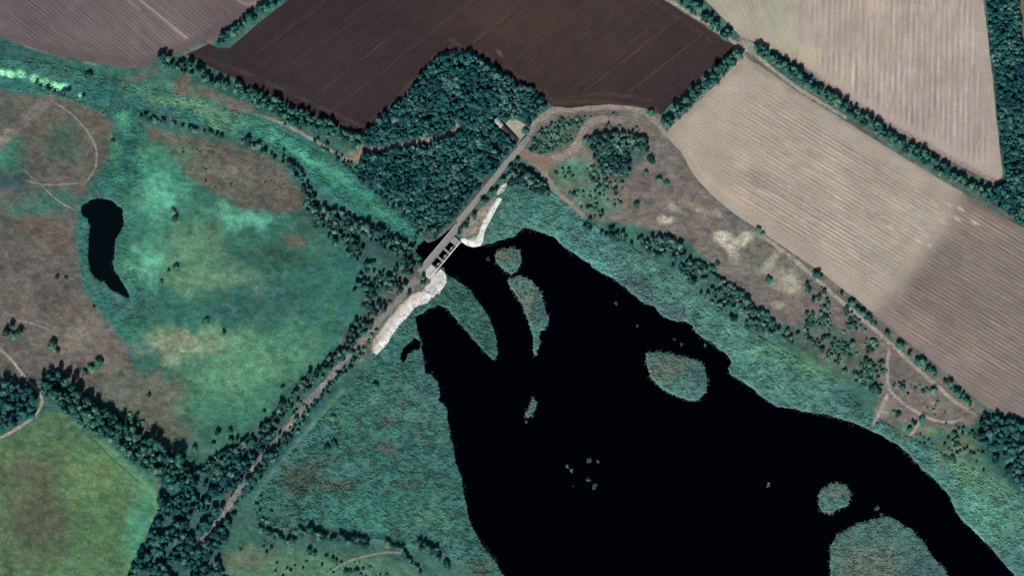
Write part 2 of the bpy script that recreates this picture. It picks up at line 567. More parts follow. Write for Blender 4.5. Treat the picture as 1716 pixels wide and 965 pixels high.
def paint_land(P):
    p = Paint(P, S(60, 104, 90))
    for key, c in (('mauve', S(100, 92, 88)), ('dark', S(74, 62, 58)), ('green_pale', S(150, 146, 126)), ('striped', S(140, 128, 118)), ('stubble', S(150, 138, 124)), ('tilled', S(126, 114, 106)), ('corner', S(108, 98, 92))):
        p.poly(FIELDS[key], c, 3, 1, 2)
    # --- left meadow
    p.poly([(225, 190), (300, 230), (500, 330), (610, 430), (600, 560), (470, 700), (330, 780), (250, 720), (215, 560), (190, 420), (200, 300)], S(54, 110, 92), 14)
    p.poly([(-200, 150), (0, 152), (60, 160), (110, 172), (150, 183), (186, 206), (192, 235), (176, 272), (150, 300), (138, 335), (128, 385), (135, 430), (142, 475), (165, 520), (205, 572), (232, 620), (248, 660), (258, 700), (225, 690), (150, 655), (80, 640), (0, 620), (-200, 640)], S(102, 96, 88), 7)
    p.blob(110, 240, 50, 34, S(62, 98, 80), 0.75)
    p.blob(30, 190, 50, 24, S(78, 98, 84), 0.6)
    p.blob(8, 262, 30, 26, S(58, 122, 98), 0.9)
    p.blob(20, 300, 36, 16, S(40, 82, 84), 0.8)
    p.blob(62, 348, 70, 26, S(62, 110, 94), 0.85)
    p.blob(95, 330, 40, 22, S(58, 112, 92), 0.7)
    p.blob(50, 368, 34, 10, S(116, 92, 78), 0.8)
    p.blob(95, 400, 40, 30, S(112, 92, 82), 0.7)
    p.blob(60, 450, 60, 40, S(104, 98, 92), 0.7)
    p.blob(150, 230, 24, 30, S(108, 92, 78), 0.5)
    p.blob(75, 205, 40, 12, S(112, 96, 84), 0.6, rot=-40)
    p.line([(-6, 245), (30, 212), (84, 166)], 19, S(128, 122, 112), 0.85, 4, 5)
    p.blob(120, 560, 56, 34, S(136, 124, 112), 0.85)
    p.blob(60, 545, 60, 22, S(114, 104, 98), 0.7)
    p.blob(190, 610, 30, 40, S(124, 112, 100), 0.7)
    p.blob(40, 610, 50, 34, S(110, 102, 96), 0.7)
    p.blob(190, 640, 50, 22, S(84, 104, 84), 0.5)
    # band of rushes round the pond
    p.line([(140, 350), (138, 420), (148, 480), (190, 530), (215, 570)], 22, S(48, 112, 100), 0.8, 8, 6)
    p.blob(225, 510, 30, 16, S(64, 110, 100), 0.7)
    # greens of the inner meadow
    p.blob(265, 300, 56, 74, S(70, 148, 118), 0.75)
    p.blob(265, 330, 28, 32, S(100, 188, 148), 0.75)
    p.blob(400, 362, 42, 20, S(100, 180, 144), 0.75, warp=30)
    p.blob(250, 440, 24, 34, S(100, 184, 144), 0.8, warp=26)
    p.blob(300, 385, 40, 34, S(60, 132, 108), 0.7)
    p.blob(325, 430, 48, 54, S(104, 146, 104), 0.75, warp=30)
    p.blob(380, 475, 62, 18, S(112, 144, 110), 0.7, warp=30)
    p.blob(430, 520, 70, 40, S(48, 104, 94), 0.7)
    p.blob(345, 560, 90, 16, S(90, 136, 100), 0.6)
    p.blob(320, 578, 70, 22, S(144, 160, 122), 0.8, warp=34)
    p.blob(290, 565, 30, 14, S(130, 142, 104), 0.6)
    p.blob(450, 590, 84, 46, S(86, 146, 106), 0.7, warp=30)
    p.blob(350, 660, 110, 50, S(72, 130, 96), 0.7)
    p.blob(395, 620, 70, 26, S(100, 150, 110), 0.6, warp=30)
    p.blob(240, 605, 22, 22, S(46, 96, 88), 0.7)
    p.blob(560, 470, 50, 44, S(46, 102, 90), 0.7)
    p.blob(480, 430, 60, 18, S(48, 86, 66), 0.8)
    p.blob(530, 380, 50, 20, S(58, 92, 76), 0.6)
    p.blob(495, 402, 16, 6, S(114, 102, 90), 0.8, warp=14)
    p.poly([(240, 208), (300, 226), (370, 236), (430, 256), (478, 288), (510, 330), (506, 356), (470, 356), (420, 350), (372, 330), (325, 300), (285, 252), (248, 232)], S(106, 98, 88), 10, 0.95, 8)
    p.blob(330, 265, 40, 14, S(84, 104, 84), 0.6, rot=25)
    p.blob(400, 320, 44, 18, S(88, 98, 82), 0.7, rot=20)
    p.blob(375, 285, 36, 10, S(124, 116, 106), 0.8, rot=30)
    p.blob(460, 325, 34, 12, S(112, 94, 84), 0.7, rot=20)
    p.blob(265, 655, 40, 30, S(112, 104, 90), 0.7)
    p.blob(255, 700, 50, 34, S(98, 94, 82), 0.8)
    p.blob(300, 725, 34, 20, S(92, 98, 80), 0.7)
    p.blob(370, 750, 70, 20, S(74, 112, 88), 0.6)
    # --- stream valley
    p.poly([(-200, 60), (0, 66), (60, 88), (160, 108), (240, 120), (300, 140), (420, 180), (520, 235), (610, 270), (640, 330), (720, 400), (690, 425), (600, 370), (520, 310), (440, 245), (340, 212), (250, 196), (190, 180), (110, 165), (0, 148), (-200, 140)], S(50, 110, 98), 6)
    p.blob(30, 90, 60, 14, S(34, 84, 80), 0.7)
    p.blob(115, 118, 60, 10, S(58, 92, 74), 0.7, rot=10)
    p.blob(60, 117, 70, 8, S(62, 118, 104), 0.7, rot=8)
    p.blob(240, 130, 30, 8, S(112, 104, 82), 0.7, rot=-20)
    p.blob(298, 146, 20, 9, S(118, 102, 88), 0.8)
    p.blob(270, 140, 18, 8, S(70, 122, 96), 0.7)
    p.blob(340, 160, 24, 8, S(112, 98, 86), 0.8)
    p.blob(385, 172, 36, 8, S(120, 108, 96), 0.8, rot=18)
    p.blob(420, 187, 26, 6, S(122, 108, 96), 0.7, rot=20)
    p.blob(290, 172, 70, 12, S(104, 150, 106), 0.75, rot=14)
    p.blob(360, 192, 50, 12, S(104, 140, 100), 0.55, rot=16, warp=26)
    p.blob(190, 160, 50, 14, S(40, 92, 88), 0.6)
    p.blob(265, 185, 40, 12, S(46, 92, 92), 0.6)
    p.line([(420, 205), (480, 238), (540, 282), (600, 322), (680, 382)], 22, S(62, 134, 108), 0.7, 8, 8)
    p.line([(450, 222), (520, 268), (570, 300)], 8, S(80, 150, 118), 0.7, 6, 8)
    for (x, y, r) in ((4, 122, 6), (19, 126, 8), (36, 124, 7), (57, 131, 8), (73, 137, 8), (91, 146, 9), (106, 147, 8), (133, 163, 5)):
        p.blob(x, y, r, r * 0.8, S(150, 222, 172), 0.95, warp=5, soft=0.5)
    p.poly([(185, 175), (235, 195), (240, 215), (225, 260), (235, 300), (210, 330), (170, 325), (150, 305), (180, 270), (192, 230)], S(48, 108, 94), 8, 0.9)
    p.blob(205, 198, 12, 10, S(86, 160, 118), 0.7, warp=8)
    p.blob(190, 250, 10, 30, S(74, 138, 100), 0.6, warp=8)
    p.blob(280, 260, 30, 20, S(74, 132, 96), 0.6)
    # --- bottom left pasture
    p.poly([(-200, 740), (0, 735), (45, 713), (80, 690), (112, 690), (150, 722), (200, 770), (250, 815), (274, 842), (268, 862), (250, 890), (212, 970), (150, 1200), (-200, 1200)], S(84, 120, 78), 5)
    p.blob(50, 790, 66, 34, S(92, 96, 72), 0.75)
    p.blob(60, 870, 60, 50, S(86, 84, 68), 0.8)
    p.blob(20, 930, 90, 30, S(88, 100, 74), 0.6)
    p.blob(150, 800, 50, 34, S(104, 136, 84), 0.65)
    p.blob(100, 720, 50, 18, S(84, 112, 88), 0.6)
    p.line([(130, 705), (180, 752), (240, 808), (268, 838)], 16, S(98, 152, 110), 0.6, 8, 4)
    p.blob(235, 890, 26, 60, S(72, 148, 112), 0.75, rot=20)
    p.line([(140, 720), (190, 770), (232, 808)], 3, S(58, 82, 64), 0.8, 2, 1)
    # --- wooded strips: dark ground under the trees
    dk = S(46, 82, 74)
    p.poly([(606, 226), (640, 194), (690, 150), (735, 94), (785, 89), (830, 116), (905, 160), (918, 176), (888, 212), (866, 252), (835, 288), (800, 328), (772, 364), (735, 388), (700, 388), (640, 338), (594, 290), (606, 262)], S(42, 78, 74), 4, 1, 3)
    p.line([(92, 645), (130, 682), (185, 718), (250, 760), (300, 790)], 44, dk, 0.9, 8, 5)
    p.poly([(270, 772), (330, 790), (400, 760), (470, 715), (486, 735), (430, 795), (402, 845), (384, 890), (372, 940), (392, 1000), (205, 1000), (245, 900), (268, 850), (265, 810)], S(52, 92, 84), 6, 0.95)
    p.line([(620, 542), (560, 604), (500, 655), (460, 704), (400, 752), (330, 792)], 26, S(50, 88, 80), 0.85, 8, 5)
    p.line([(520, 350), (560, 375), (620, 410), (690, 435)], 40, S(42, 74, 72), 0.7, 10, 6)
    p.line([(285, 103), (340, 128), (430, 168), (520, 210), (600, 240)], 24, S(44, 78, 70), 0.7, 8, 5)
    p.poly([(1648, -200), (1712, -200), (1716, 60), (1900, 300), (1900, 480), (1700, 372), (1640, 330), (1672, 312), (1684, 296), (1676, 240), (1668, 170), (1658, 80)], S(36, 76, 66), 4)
    # --- embankment and road corridor
    p.line([(600, 578), (640, 532), (672, 496), (700, 462)], 52, S(104, 96, 92), 0.8, 12, 6)
    p.line([(700, 440), (770, 352), (866, 250)], 34, S(92, 96, 88), 0.75, 8, 4)
    p.poly([(764, 384), (790, 360), (812, 345), (832, 330), (828, 350), (812, 372), (800, 392), (780, 400)], S(150, 136, 124), 4, 0.9, 2)
    p.line([(330, 916), (382, 848), (412, 800), (450, 752), (500, 692), (560, 622), (600, 578)], 18, S(110, 106, 100), 0.7, 6, 4, 0.4)
    p.line([(560, 648), (525, 690), (480, 742), (440, 788), (400, 842)], 13, S(34, 84, 88), 0.85, 4, 2)
    p.line([(576, 652), (540, 694), (490, 750), (450, 800), (428, 836)], 4, S(92, 146, 116), 0.8, 3, 2)
    # --- marsh south-west of the lake
    p.poly([(716, 506), (694, 516), (671, 541), (648, 576), (630, 600), (586, 650), (540, 700), (490, 756), (440, 815), (424, 850), (432, 880), (520, 892), (620, 905), (740, 930), (860, 1000), (800, 900), (770, 780), (745, 680), (720, 610)], S(62, 112, 100), 6)
    p.blob(600, 700, 60, 40, S(64, 112, 92), 0.6)
    p.blob(700, 680, 50, 50, S(80, 118, 108), 0.6)
    p.blob(645, 752, 16, 8, S(98, 98, 88), 0.7, warp=18)
    p.blob(686, 811, 17, 8, S(98, 96, 86), 0.7, warp=18)
    p.blob(565, 812, 24, 9, S(98, 98, 86), 0.7, warp=9)
    p.blob(505, 800, 34, 22, S(88, 96, 82), 0.7)
    p.blob(540, 780, 40, 12, S(82, 100, 90), 0.6)
    p.blob(655, 700, 12, 8, S(100, 104, 84), 0.7)
    p.blob(640, 860, 90, 36, S(62, 120, 104), 0.8)
    p.blob(720, 880, 50, 30, S(72, 120, 100), 0.6)
    p.blob(800, 950, 30, 16, S(92, 104, 84), 0.6)
    p.poly([(380, 940), (420, 915), (470, 912), (540, 925), (640, 930), (700, 960), (720, 1100), (380, 1100)], S(80, 122, 96), 8)
    p.blob(420, 940, 40, 20, S(104, 112, 88), 0.8)
    p.blob(500, 945, 50, 12, S(98, 140, 100), 0.6)
    p.line([(548, 960), (580, 940), (640, 925), (680, 926)], 3, S(100, 132, 108), 0.8, 2, 2)
    p.blob(720, 945, 60, 16, S(68, 112, 96), 0.7)
    # --- east bank
    p.poly([(812, 404), (850, 322), (868, 300), (905, 305), (945, 335), (1000, 375), (1100, 440), (1200, 520), (1300, 580), (1400, 640), (1450, 690), (1540, 740), (1640, 790), (1900, 900), (1900, 1200), (1720, 1010), (1600, 860), (1500, 745), (1270, 665), (1140, 540), (960, 428), (880, 384)], S(76, 122, 112), 8)
    p.blob(905, 345, 60, 24, S(62, 118, 106), 0.7, rot=30)
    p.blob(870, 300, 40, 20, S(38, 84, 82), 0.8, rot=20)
    p.line([(935, 400), (985, 434), (1035, 466)], 16, S(88, 150, 134), 0.6, 8, 5)
    p.blob(1055, 472, 34, 18, S(74, 92, 92), 0.7, rot=30)
    p.blob(1115, 518, 34, 16, S(80, 98, 96), 0.7, rot=20)
    p.blob(1130, 470, 60, 20, S(84, 132, 112), 0.6, rot=30)
    p.blob(1230, 560, 60, 24, S(86, 132, 112), 0.6, rot=30)
    p.blob(1200, 600, 40, 20, S(80, 116, 110), 0.5, rot=30)
    p.blob(1330, 640, 80, 24, S(86, 132, 112), 0.6, rot=15)
    p.blob(1340, 610, 60, 14, S(88, 134, 88), 0.6, rot=20)
    p.blob(1420, 690, 40, 14, S(74, 108, 96), 0.6, rot=20)
    p.blob(1640, 800, 60, 20, S(96, 140, 104), 0.7, rot=30)
    p.blob(1660, 870, 60, 40, S(96, 148, 124), 0.7, rot=40)
    p.poly([(1040, 330), (1060, 268), (1085, 225), (1115, 222), (1142, 258), (1160, 292), (1190, 328), (1232, 362), (1282, 396), (1332, 430), (1372, 455), (1402, 480), (1442, 512), (1482, 548), (1532, 588), (1582, 628), (1625, 662), (1650, 690), (1625, 715), (1570, 722), (1520, 738), (1472, 705), (1470, 640), (1430, 570), (1380, 530), (1330, 545), (1290, 535), (1230, 482), (1190, 440), (1150, 402), (1090, 385), (1040, 372)], S(118, 108, 102), 6)
    p.blob(1130, 330, 50, 40, S(118, 106, 102), 0.7, rot=40)
    p.blob(1090, 250, 24, 28, S(124, 116, 102), 0.6)
    p.blob(1112, 367, 12, 8, S(184, 178, 150), 0.95, warp=8, soft=0.4)
    p.blob(1170, 345, 34, 8, S(158, 148, 128), 0.7, rot=25, warp=10)
    p.blob(1130, 348, 16, 6, S(160, 150, 134), 0.7, rot=25, warp=8)
    p.blob(1160, 375, 10, 5, S(158, 148, 130), 0.6, warp=8)
    p.blob(1216, 405, 22, 13, S(192, 186, 158), 1.0, rot=40, warp=10, soft=0.4)
    p.blob(1245, 402, 22, 9, S(188, 182, 154), 1.0, rot=-30, warp=10, soft=0.4)
    p.blob(1232, 425, 10, 14, S(172, 166, 138), 0.8, warp=6)
    p.blob(1268, 432, 30, 16, S(106, 112, 98), 0.8, rot=20, warp=8)
    p.blob(1294, 440, 8, 16, S(166, 162, 136), 0.8, rot=30, warp=6)
    p.blob(1276, 455, 14, 6, S(156, 148, 128), 0.7, warp=6)
    p.blob(1320, 480, 26, 22, S(170, 162, 138), 0.85, rot=30, warp=16, soft=0.5)
    p.blob(1303, 512, 10, 6, S(168, 160, 134), 0.85, warp=5)
    p.blob(1250, 500, 50, 16, S(112, 102, 98), 0.6, rot=40)
    p.blob(1380, 570, 50, 30, S(104, 106, 96), 0.6, rot=30)
    p.blob(1440, 610, 50, 30, S(104, 106, 92), 0.7, rot=30)
    p.blob(1420, 570, 24, 20, S(84, 106, 92), 0.5)
    p.blob(1560, 680, 40, 14, S(122, 114, 104), 0.8, rot=30)
    p.blob(1478, 688, 10, 12, S(160, 146, 132), 0.9, warp=3)
    p.blob(1515, 715, 24, 14, S(76, 128, 102), 0.8)
    p.blob(1560, 718, 24, 8, S(96, 136, 90), 0.7)
    p.blob(1620, 742, 36, 14, S(98, 112, 80), 0.8)
    p.blob(1600, 770, 40, 16, S(100, 122, 92), 0.6, rot=30)
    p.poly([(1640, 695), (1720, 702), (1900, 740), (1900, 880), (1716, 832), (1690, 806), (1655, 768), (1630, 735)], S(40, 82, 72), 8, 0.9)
    # --- between tracks, north of the lake
    p.poly([(880, 262), (905, 200), (935, 184), (1000, 178), (1060, 180), (1112, 196), (1118, 226), (1085, 240), (1060, 270), (1045, 330), (1040, 372), (990, 368), (950, 335), (920, 305), (895, 285)], S(122, 110, 100), 5)
    p.poly([(884, 245), (905, 216), (932, 200), (985, 192), (978, 214), (962, 240), (940, 252), (905, 262)], S(84, 98, 86), 6)
    p.blob(1020, 200, 34, 10, S(104, 108, 92), 0.6, warp=10)
    p.blob(960, 288, 34, 20, S(72, 142, 108), 0.85, rot=-25, warp=10)
    p.blob(990, 315, 40, 30, S(82, 112, 90), 0.8)
    p.blob(1010, 345, 34, 16, S(76, 116, 94), 0.7)
    p.blob(985, 330, 26, 10, S(84, 142, 112), 0.6)
    p.blob(1050, 310, 10, 40, S(124, 112, 100), 0.5)
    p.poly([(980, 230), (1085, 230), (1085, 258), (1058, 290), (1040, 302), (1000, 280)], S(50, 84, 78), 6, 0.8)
    # --- dirt margins round the fields
    p.poly([(1228, 84), (1242, 64), (1280, 78), (1260, 96), (1240, 104)], S(164, 150, 138), 4, 1, 2)
    p.line([(1100, -12), (1165, 28), (1236, 74)], 7, S(142, 128, 118), 0.8, 3, 2)
    p.line([(1236, 100), (1180, 150), (1124, 206)], 14, S(146, 134, 122), 0.6, 5, 2)
    p.line([(1140, -20), (1228, 62)], 18, S(76, 104, 90), 0.7, 6, 3)
    p.line([(1250, 92), (1330, 140), (1420, 196), (1500, 246), (1600, 306), (1700, 366)], 8, S(104, 102, 94), 0.8, 4, 2)
    p.line([(1338, 108), (1420, 173), (1500, 224), (1640, 300)], 5, S(118, 98, 92), 0.8, 3, 2)
    p.line([(375, 58), (402, 38), (440, 10), (470, -15)], 18, S(66, 124, 106), 0.8, 4, 3)
    p.line([(385, 84), (440, 40), (488, 0)], 5, S(150, 152, 132), 0.85, 2, 2)
    p.line([(310, 92), (330, 84), (372, 60)], 7, S(124, 110, 104), 0.9, 4, 2)
    p.line([(0, 60), (70, 87), (160, 108), (240, 118)], 3, S(140, 134, 122), 0.7, 2, 2, 0.5)
    p.line([(420, 150), (520, 196), (600, 226)], 3.5, S(146, 134, 130), 0.7, 2, 2, 0.5)
    p.line([(612, 220), (660, 174), (720, 106)], 4, S(140, 140, 124), 0.7, 2, 2, 0.7)
    p.blob(762, 88, 24, 5, S(158, 156, 140), 0.9, warp=4)
    p.poly([(606, 226), (612, 240), (614, 262), (604, 274), (582, 272), (566, 262), (580, 258), (596, 254)], S(134, 118, 104), 4, 0.95, 3)
    p.line([(770, 214), (752, 226), (700, 238), (640, 250), (614, 250)], 8, S(112, 100, 98), 0.85, 3, 2)
    p.blob(772, 214, 16, 6, S(164, 156, 136), 0.9, rot=30, warp=3)
    p.line([(806, 221), (845, 258)], 5, S(128, 122, 108), 0.8, 2, 1)
    p.line([(1330, 436), (1372, 462), (1442, 522), (1532, 598), (1625, 676)], 20, S(112, 110, 98), 0.5, 8, 3)
    # uneven growth: tussocky mottling, drier and lusher spots
    s = np.stack([P[:, 0] / 1.7, P[:, 1]], 1)
    v = 1 + 0.36 * fbm(s, 5.5, 901, 2) + 0.30 * fbm(P, 15, 902, 4) + 0.14 * fbm(P, 48, 903, 2)
    C = p.C * np.clip(v, 0.4, 1.8)[:, None]
    dry = sstep(0.25, 0.8, fbm(P, 14, 905, 4))[:, None] * 0.32
    C = C * (1 - dry) + np.array(S(112, 106, 90)) * dry
    lush = sstep(0.3, 0.85, fbm(P, 20, 907, 4))[:, None] * 0.35
    C = C * (1 - lush) + C * np.array([0.75, 1.3, 1.2]) * lush
    g = fbm(P, 10, 911, 3)[:, None]
    C = C * (1 + g * np.array([0.16, 0.0, -0.14]))
    lum = (C @ np.array([0.25, 0.62, 0.13]))[:, None]
    green = sstep(0.1, 0.45, (C[:, 1] - C[:, 0]) / (C[:, 1] + 1e-6))[:, None]
    C = lum + (C - lum) * (0.72 + 0.21 * green)
    return C * (np.array([1.12, 1.13, 1.10]) * (1 - green) + np.array([1.10, 1.14, 1.22]) * green)


H = ground_height(GP)
land = paint_land(GP)
ny, nx = GX.shape
idx = np.arange(nx * ny).reshape(ny, nx)
F = np.stack([idx[:-1, :-1].ravel(), idx[1:, :-1].ravel(), idx[1:, 1:].ravel(), idx[:-1, 1:].ravel()], 1)
GV = np.stack([(GP[:, 0] - CX) * M, (CY - GP[:, 1]) * M, H], 1)
ground = mesh_np('ground', GV, F, MAT_LAND, colors=land, smooth=True)
tag(ground, kind='structure', label='rolling meadow and marsh ground with green and brown patches')
Hg = H.reshape(ny, nx)
Lg = land.reshape(ny, nx, 3)


def grid_at(P):
    fx = np.interp(P[:, 0], xs, np.arange(nx)); fy = np.interp(P[:, 1], ys, np.arange(ny))
    i = np.clip(fx.astype(int), 0, nx - 2); j = np.clip(fy.astype(int), 0, ny - 2)
    return i, j, fx - i, fy - j


def H_at(P):
    P = np.atleast_2d(np.asarray(P, float))
    i, j, u, v = grid_at(P)
    return (Hg[j, i] * (1 - u) + Hg[j, i + 1] * u) * (1 - v) + (Hg[j + 1, i] * (1 - u) + Hg[j + 1, i + 1] * u) * v


def land_at(P):
    i, j, u, v = grid_at(P)
    u = u[:, None]; v = v[:, None]
    return (Lg[j, i] * (1 - u) + Lg[j, i + 1] * u) * (1 - v) + (Lg[j + 1, i] * (1 - u) + Lg[j + 1, i + 1] * u) * v


def patch_geo(poly, sx, sy, deg=0.0):
    """Grid cells inside a polygon, its rim pulled onto the outline. Returns pixel points, quads, rotated coordinates."""
    poly = np.asarray(poly, float)
    c, s = math.cos(math.radians(deg)), math.sin(math.radians(deg))
    R = np.array([[c, -s], [s, c]])
    U = poly @ R
    lo = U.min(0) - (sx, sy); hi = U.max(0) + (sx, sy)
    us = np.arange(lo[0], hi[0] + sx, sx); vs = np.arange(lo[1], hi[1] + sy, sy)
    UU, VV = np.meshgrid(us, vs)
    pts = np.stack([UU.ravel(), VV.ravel()], 1)
    P = pts @ R.T
    n, m = UU.shape
    ii = np.arange(n * m).reshape(n, m)
    Q = np.stack([ii[:-1, :-1].ravel(), ii[1:, :-1].ravel(), ii[1:, 1:].ravel(), ii[:-1, 1:].ravel()], 1)
    cen = P[Q].mean(1)
    Q = Q[inside(cen, poly)]
    used, inv = np.unique(Q, return_inverse=True)
    Q = inv.reshape(Q.shape)
    P = P[used]; pts = pts[used]
    cnt = np.bincount(Q.ravel(), minlength=len(P))
    rim = cnt < 4
    d, near = sdf(P[rim], poly, True)
    P[rim] = near
    return P, Q, pts


# ------------------------------------------------------------------ water
def water_sheet(name, poly, mat, pad, label):
    poly = np.asarray(poly, float)
    lo = poly.min(0) - pad; hi = poly.max(0) + pad
    ux = np.linspace(lo[0], hi[0], 12); uy = np.linspace(lo[1], hi[1], 12)
    a, b = np.meshgrid(ux, uy)
    P = np.stack([a.ravel(), b.ravel()], 1)
    i = np.arange(144).reshape(12, 12)
    Q = np.stack([i[:-1, :-1].ravel(), i[1:, :-1].ravel(), i[1:, 1:].ravel(), i[:-1, 1:].ravel()], 1)
    o = mesh_np(name, np.stack([(P[:, 0] - CX) * M, (CY - P[:, 1]) * M, np.full(len(P), ZW)], 1), Q, mat)
    return tag(o, kind='structure', label=label)


def poly_sheet(name, poly, z, mat, label):
    import bmesh
    bm = bmesh.new()
    vs = [bm.verts.new(W(p, z)) for p in poly]
    f = bm.faces.new(vs)
    bmesh.ops.triangulate(bm, faces=[f])
    bmesh.ops.recalc_face_normals(bm, faces=bm.faces[:])
    if sum(f.normal.z for f in bm.faces) < 0:
        bmesh.ops.reverse_faces(bm, faces=bm.faces[:])
    me = bpy.data.meshes.new(name)
    bm.to_mesh(me); bm.free()
    me.materials.append(mat)
    o = bpy.data.objects.new(name, me)
    COL.objects.link(o)
    return tag(o, kind='structure', label=label)


def grown(poly, r):
    """Polygon pushed outwards by r."""
    P = np.asarray(poly, float)
    area = 0.5 * np.sum(P[:, 0] * np.roll(P[:, 1], -1) - np.roll(P[:, 0], -1) * P[:, 1])
    t = np.roll(P, -1, 0) - np.roll(P, 1, 0)
    t /= np.hypot(t[:, 0], t[:, 1])[:, None] + 1e-9
    n = np.stack([t[:, 1], -t[:, 0]], 1) * (1 if area > 0 else -1)
    return P + n * r


poly_sheet('lake', grown(LAKE, 2.5), ZW, MAT_WATER, 'black still water of the large lake')
poly_sheet('pond', grown(POND, 4), ZW - 0.004, MAT_POND, 'small dark crooked pond in the left meadow')
poly_sheet('inlet', grown(INLET, 4), ZW - 0.012, MAT_WATER, 'short dark side arm of the lake among reeds')
poly_sheet('outlet_water', grown(CHANNEL, 3), ZW - 0.008, MAT_WATER, 'dark water passing under the sluice bridge')

# ------------------------------------------------------------------ fields
def field(key, name, deg, period_px, amp, base, paints, mat, label, sx=5.0, rowfade=(6, 16), row_tone=0.2, west=None, zoff=0.16):
    poly = rough(FIELDS[key], 7, 0.9, len(key))
    P, Q, uv = patch_geo(poly, sx, period_px / 4.0, deg)
    p = Paint(P, base)
    paints(p)
    g = fbm(P, 12, 921, 3)[:, None]
    p.C = p.C * (1 + g * np.array([0.07, 0.0, -0.06])) * (1 + 0.10 * fbm(P, 15, 923, 3))[:, None]
    d = -sdf(P, poly)
    rows = sstep(*rowfade, d + 5 * fbm(P, 18, 77, 2)) * (0.75 + 0.35 * fbm(P, 70, 78, 2))
    if west:
        rows = rows * (0.12 + 0.88 * sstep(west[0], west[1], P[:, 0] + 0.45 * P[:, 1] - 90 + 30 * fbm(P, 30, 88, 3)))
    ph = uv[:, 1] / period_px * 2 * math.pi + 0.7 * fbm(P, 120, 79, 2)
    z = amp * np.sin(ph) * (0.35 + 0.65 * rows) + 0.05 * fbm(P, 9, 80, 2)
    z = zoff + z * sstep(0, 5, d)
    # the rows are also strips of different cover: straw on the ridge, soil in the furrow
    tone = 1 + row_tone * np.sin(ph) * rows * (0.1 + 1.7 * vnoise(uv[:, 0] / 34, uv[:, 1] / period_px, 7))
    V = np.stack([(P[:, 0] - CX) * M, (CY - P[:, 1]) * M, z], 1)
    o = mesh_np(name, V, Q, mat, colors=p.C * tone[:, None], floats={'rows': rows}, smooth=True)
    return tag(o, kind='structure', label=label)


def pa_mauve(p):
    p.blob(240, 40, 120, 50, S(116, 104, 104), 0.6)
    p.blob(60, 20, 90, 40, S(98, 90, 98), 0.6)
    p.blob(380, 20, 50, 30, S(100, 86, 88), 0.6)
    p.line([(-50, 42), (60, 78), (160, 100), (245, 106), (310, 80), (400, 30)], 16, S(96, 84, 88), 0.7, 6, 3)
    p.line([(234, 0), (312, 64)], 4, S(158, 146, 138), 0.8, 2, 1)
    p.line([(200, -10), (236, 18)], 3, S(150, 140, 132), 0.6, 2, 1)
    p.line([(395, 0), (412, 8), (440, 2)], 5, S(150, 136, 126), 0.8, 3, 3)


def pa_dark(p):
    p.blob(1000, 60, 200, 90, S(66, 54, 50), 0.8)
    p.blob(850, 20, 120, 50, S(70, 57, 52), 0.7)
    p.blob(560, 120, 120, 60, S(64, 52, 56), 0.5)
    p.blob(1130, 110, 50, 40, S(58, 48, 50), 0.7)
    p.line([(330, 92), (430, 130), (520, 172), (604, 212)], 5, S(90, 76, 76), 0.7, 3, 2, 0.4)
    p.line([(420, 150), (520, 190), (590, 218)], 8, S(80, 68, 68), 0.6, 3, 2)
    p.line([(620, 204), (670, 158), (700, 128), (726, 96), (760, 76), (800, 84), (860, 120), (920, 166), (960, 162), (1030, 158), (1090, 168)], 4, S(88, 72, 68), 0.6, 3, 2, 0.4)
    p.line([(900, 150), (930, 172), (1000, 170), (1100, 186)], 8, S(82, 66, 58), 0.6, 3, 2)
    p.line([(1108, -8), (1165, 30), (1222, 70)], 5, S(92, 78, 76), 0.6, 3, 2)
    p.line([(1090, -2), (1150, 40), (1200, 76)], 3, S(84, 70, 68), 0.5, 2, 2)
    t = (math.cos(math.radians(38)), -math.sin(math.radians(38)))
    for k, (x, y, L, a) in enumerate([(545, 148, 130, 0.6), (590, 160, 190, 0.45), (430, 90, 240, 0.4), (470, 120, 170, 0.35), (700, 70, 130, 0.4), (560, 60, 120, 0.35), (800, 66, 110, 0.6), (870, 96, 140, 0.45),
                                      (920, 60, 90, 0.4), (1000, 138, 150, 0.6), (1060, 150, 150, 0.5), (960, 150, 130, 0.4), (640, 40, 90, 0.35), (500, 40, 80, 0.3), (1040, 40, 60, 0.4), (900, 120, 90, 0.4), (820, 40, 60, 0.4)]):
        p.line([(x - t[0] * L * 0.2, y - t[1] * L * 0.2), (x + t[0] * L * 1.2, y + t[1] * L * 1.2)], 1.4, S(104, 91, 86), a * 0.75, 1.3, 1, 0.3, 20 + k)
    p.blob(835, 90, 9, 2, S(112, 102, 94), 0.6, rot=35, warp=6)
    p.blob(762, 72, 12, 3, S(92, 80, 74), 0.5, rot=40, warp=7)


def pa_green(p):
    p.blob(1290, 60, 40, 40, S(174, 168, 146), 0.6)
    p.blob(1250, 10, 60, 30, S(162, 160, 140), 0.5)
    p.blob(1310, 20, 24, 40, S(162, 163, 142), 0.5)
    p.line([(1230, 55), (1277, 72), (1338, 100)], 10, S(166, 150, 138), 0.7, 4, 3)


def pa_striped(p):
    p.line([(1340, -20), (1340, 102)], 10, S(158, 146, 138), 0.6, 5, 2)
    p.blob(1350, 95, 24, 14, S(186, 176, 150), 0.7)
    p.blob(1400, 130, 40, 24, S(178, 168, 150), 0.6, rot=30)
    p.blob(1600, 200, 60, 80, S(166, 152, 146), 0.6)
    p.blob(1450, 50, 60, 60, S(176, 164, 148), 0.5)
    p.line([(1340, 108), (1420, 166), (1500, 215), (1640, 292), (1668, 304)], 7, S(128, 110, 104), 0.8, 3, 2)
    p.line([(1360, 112), (1500, 200), (1640, 278)], 12, S(176, 164, 154), 0.5, 5, 2)


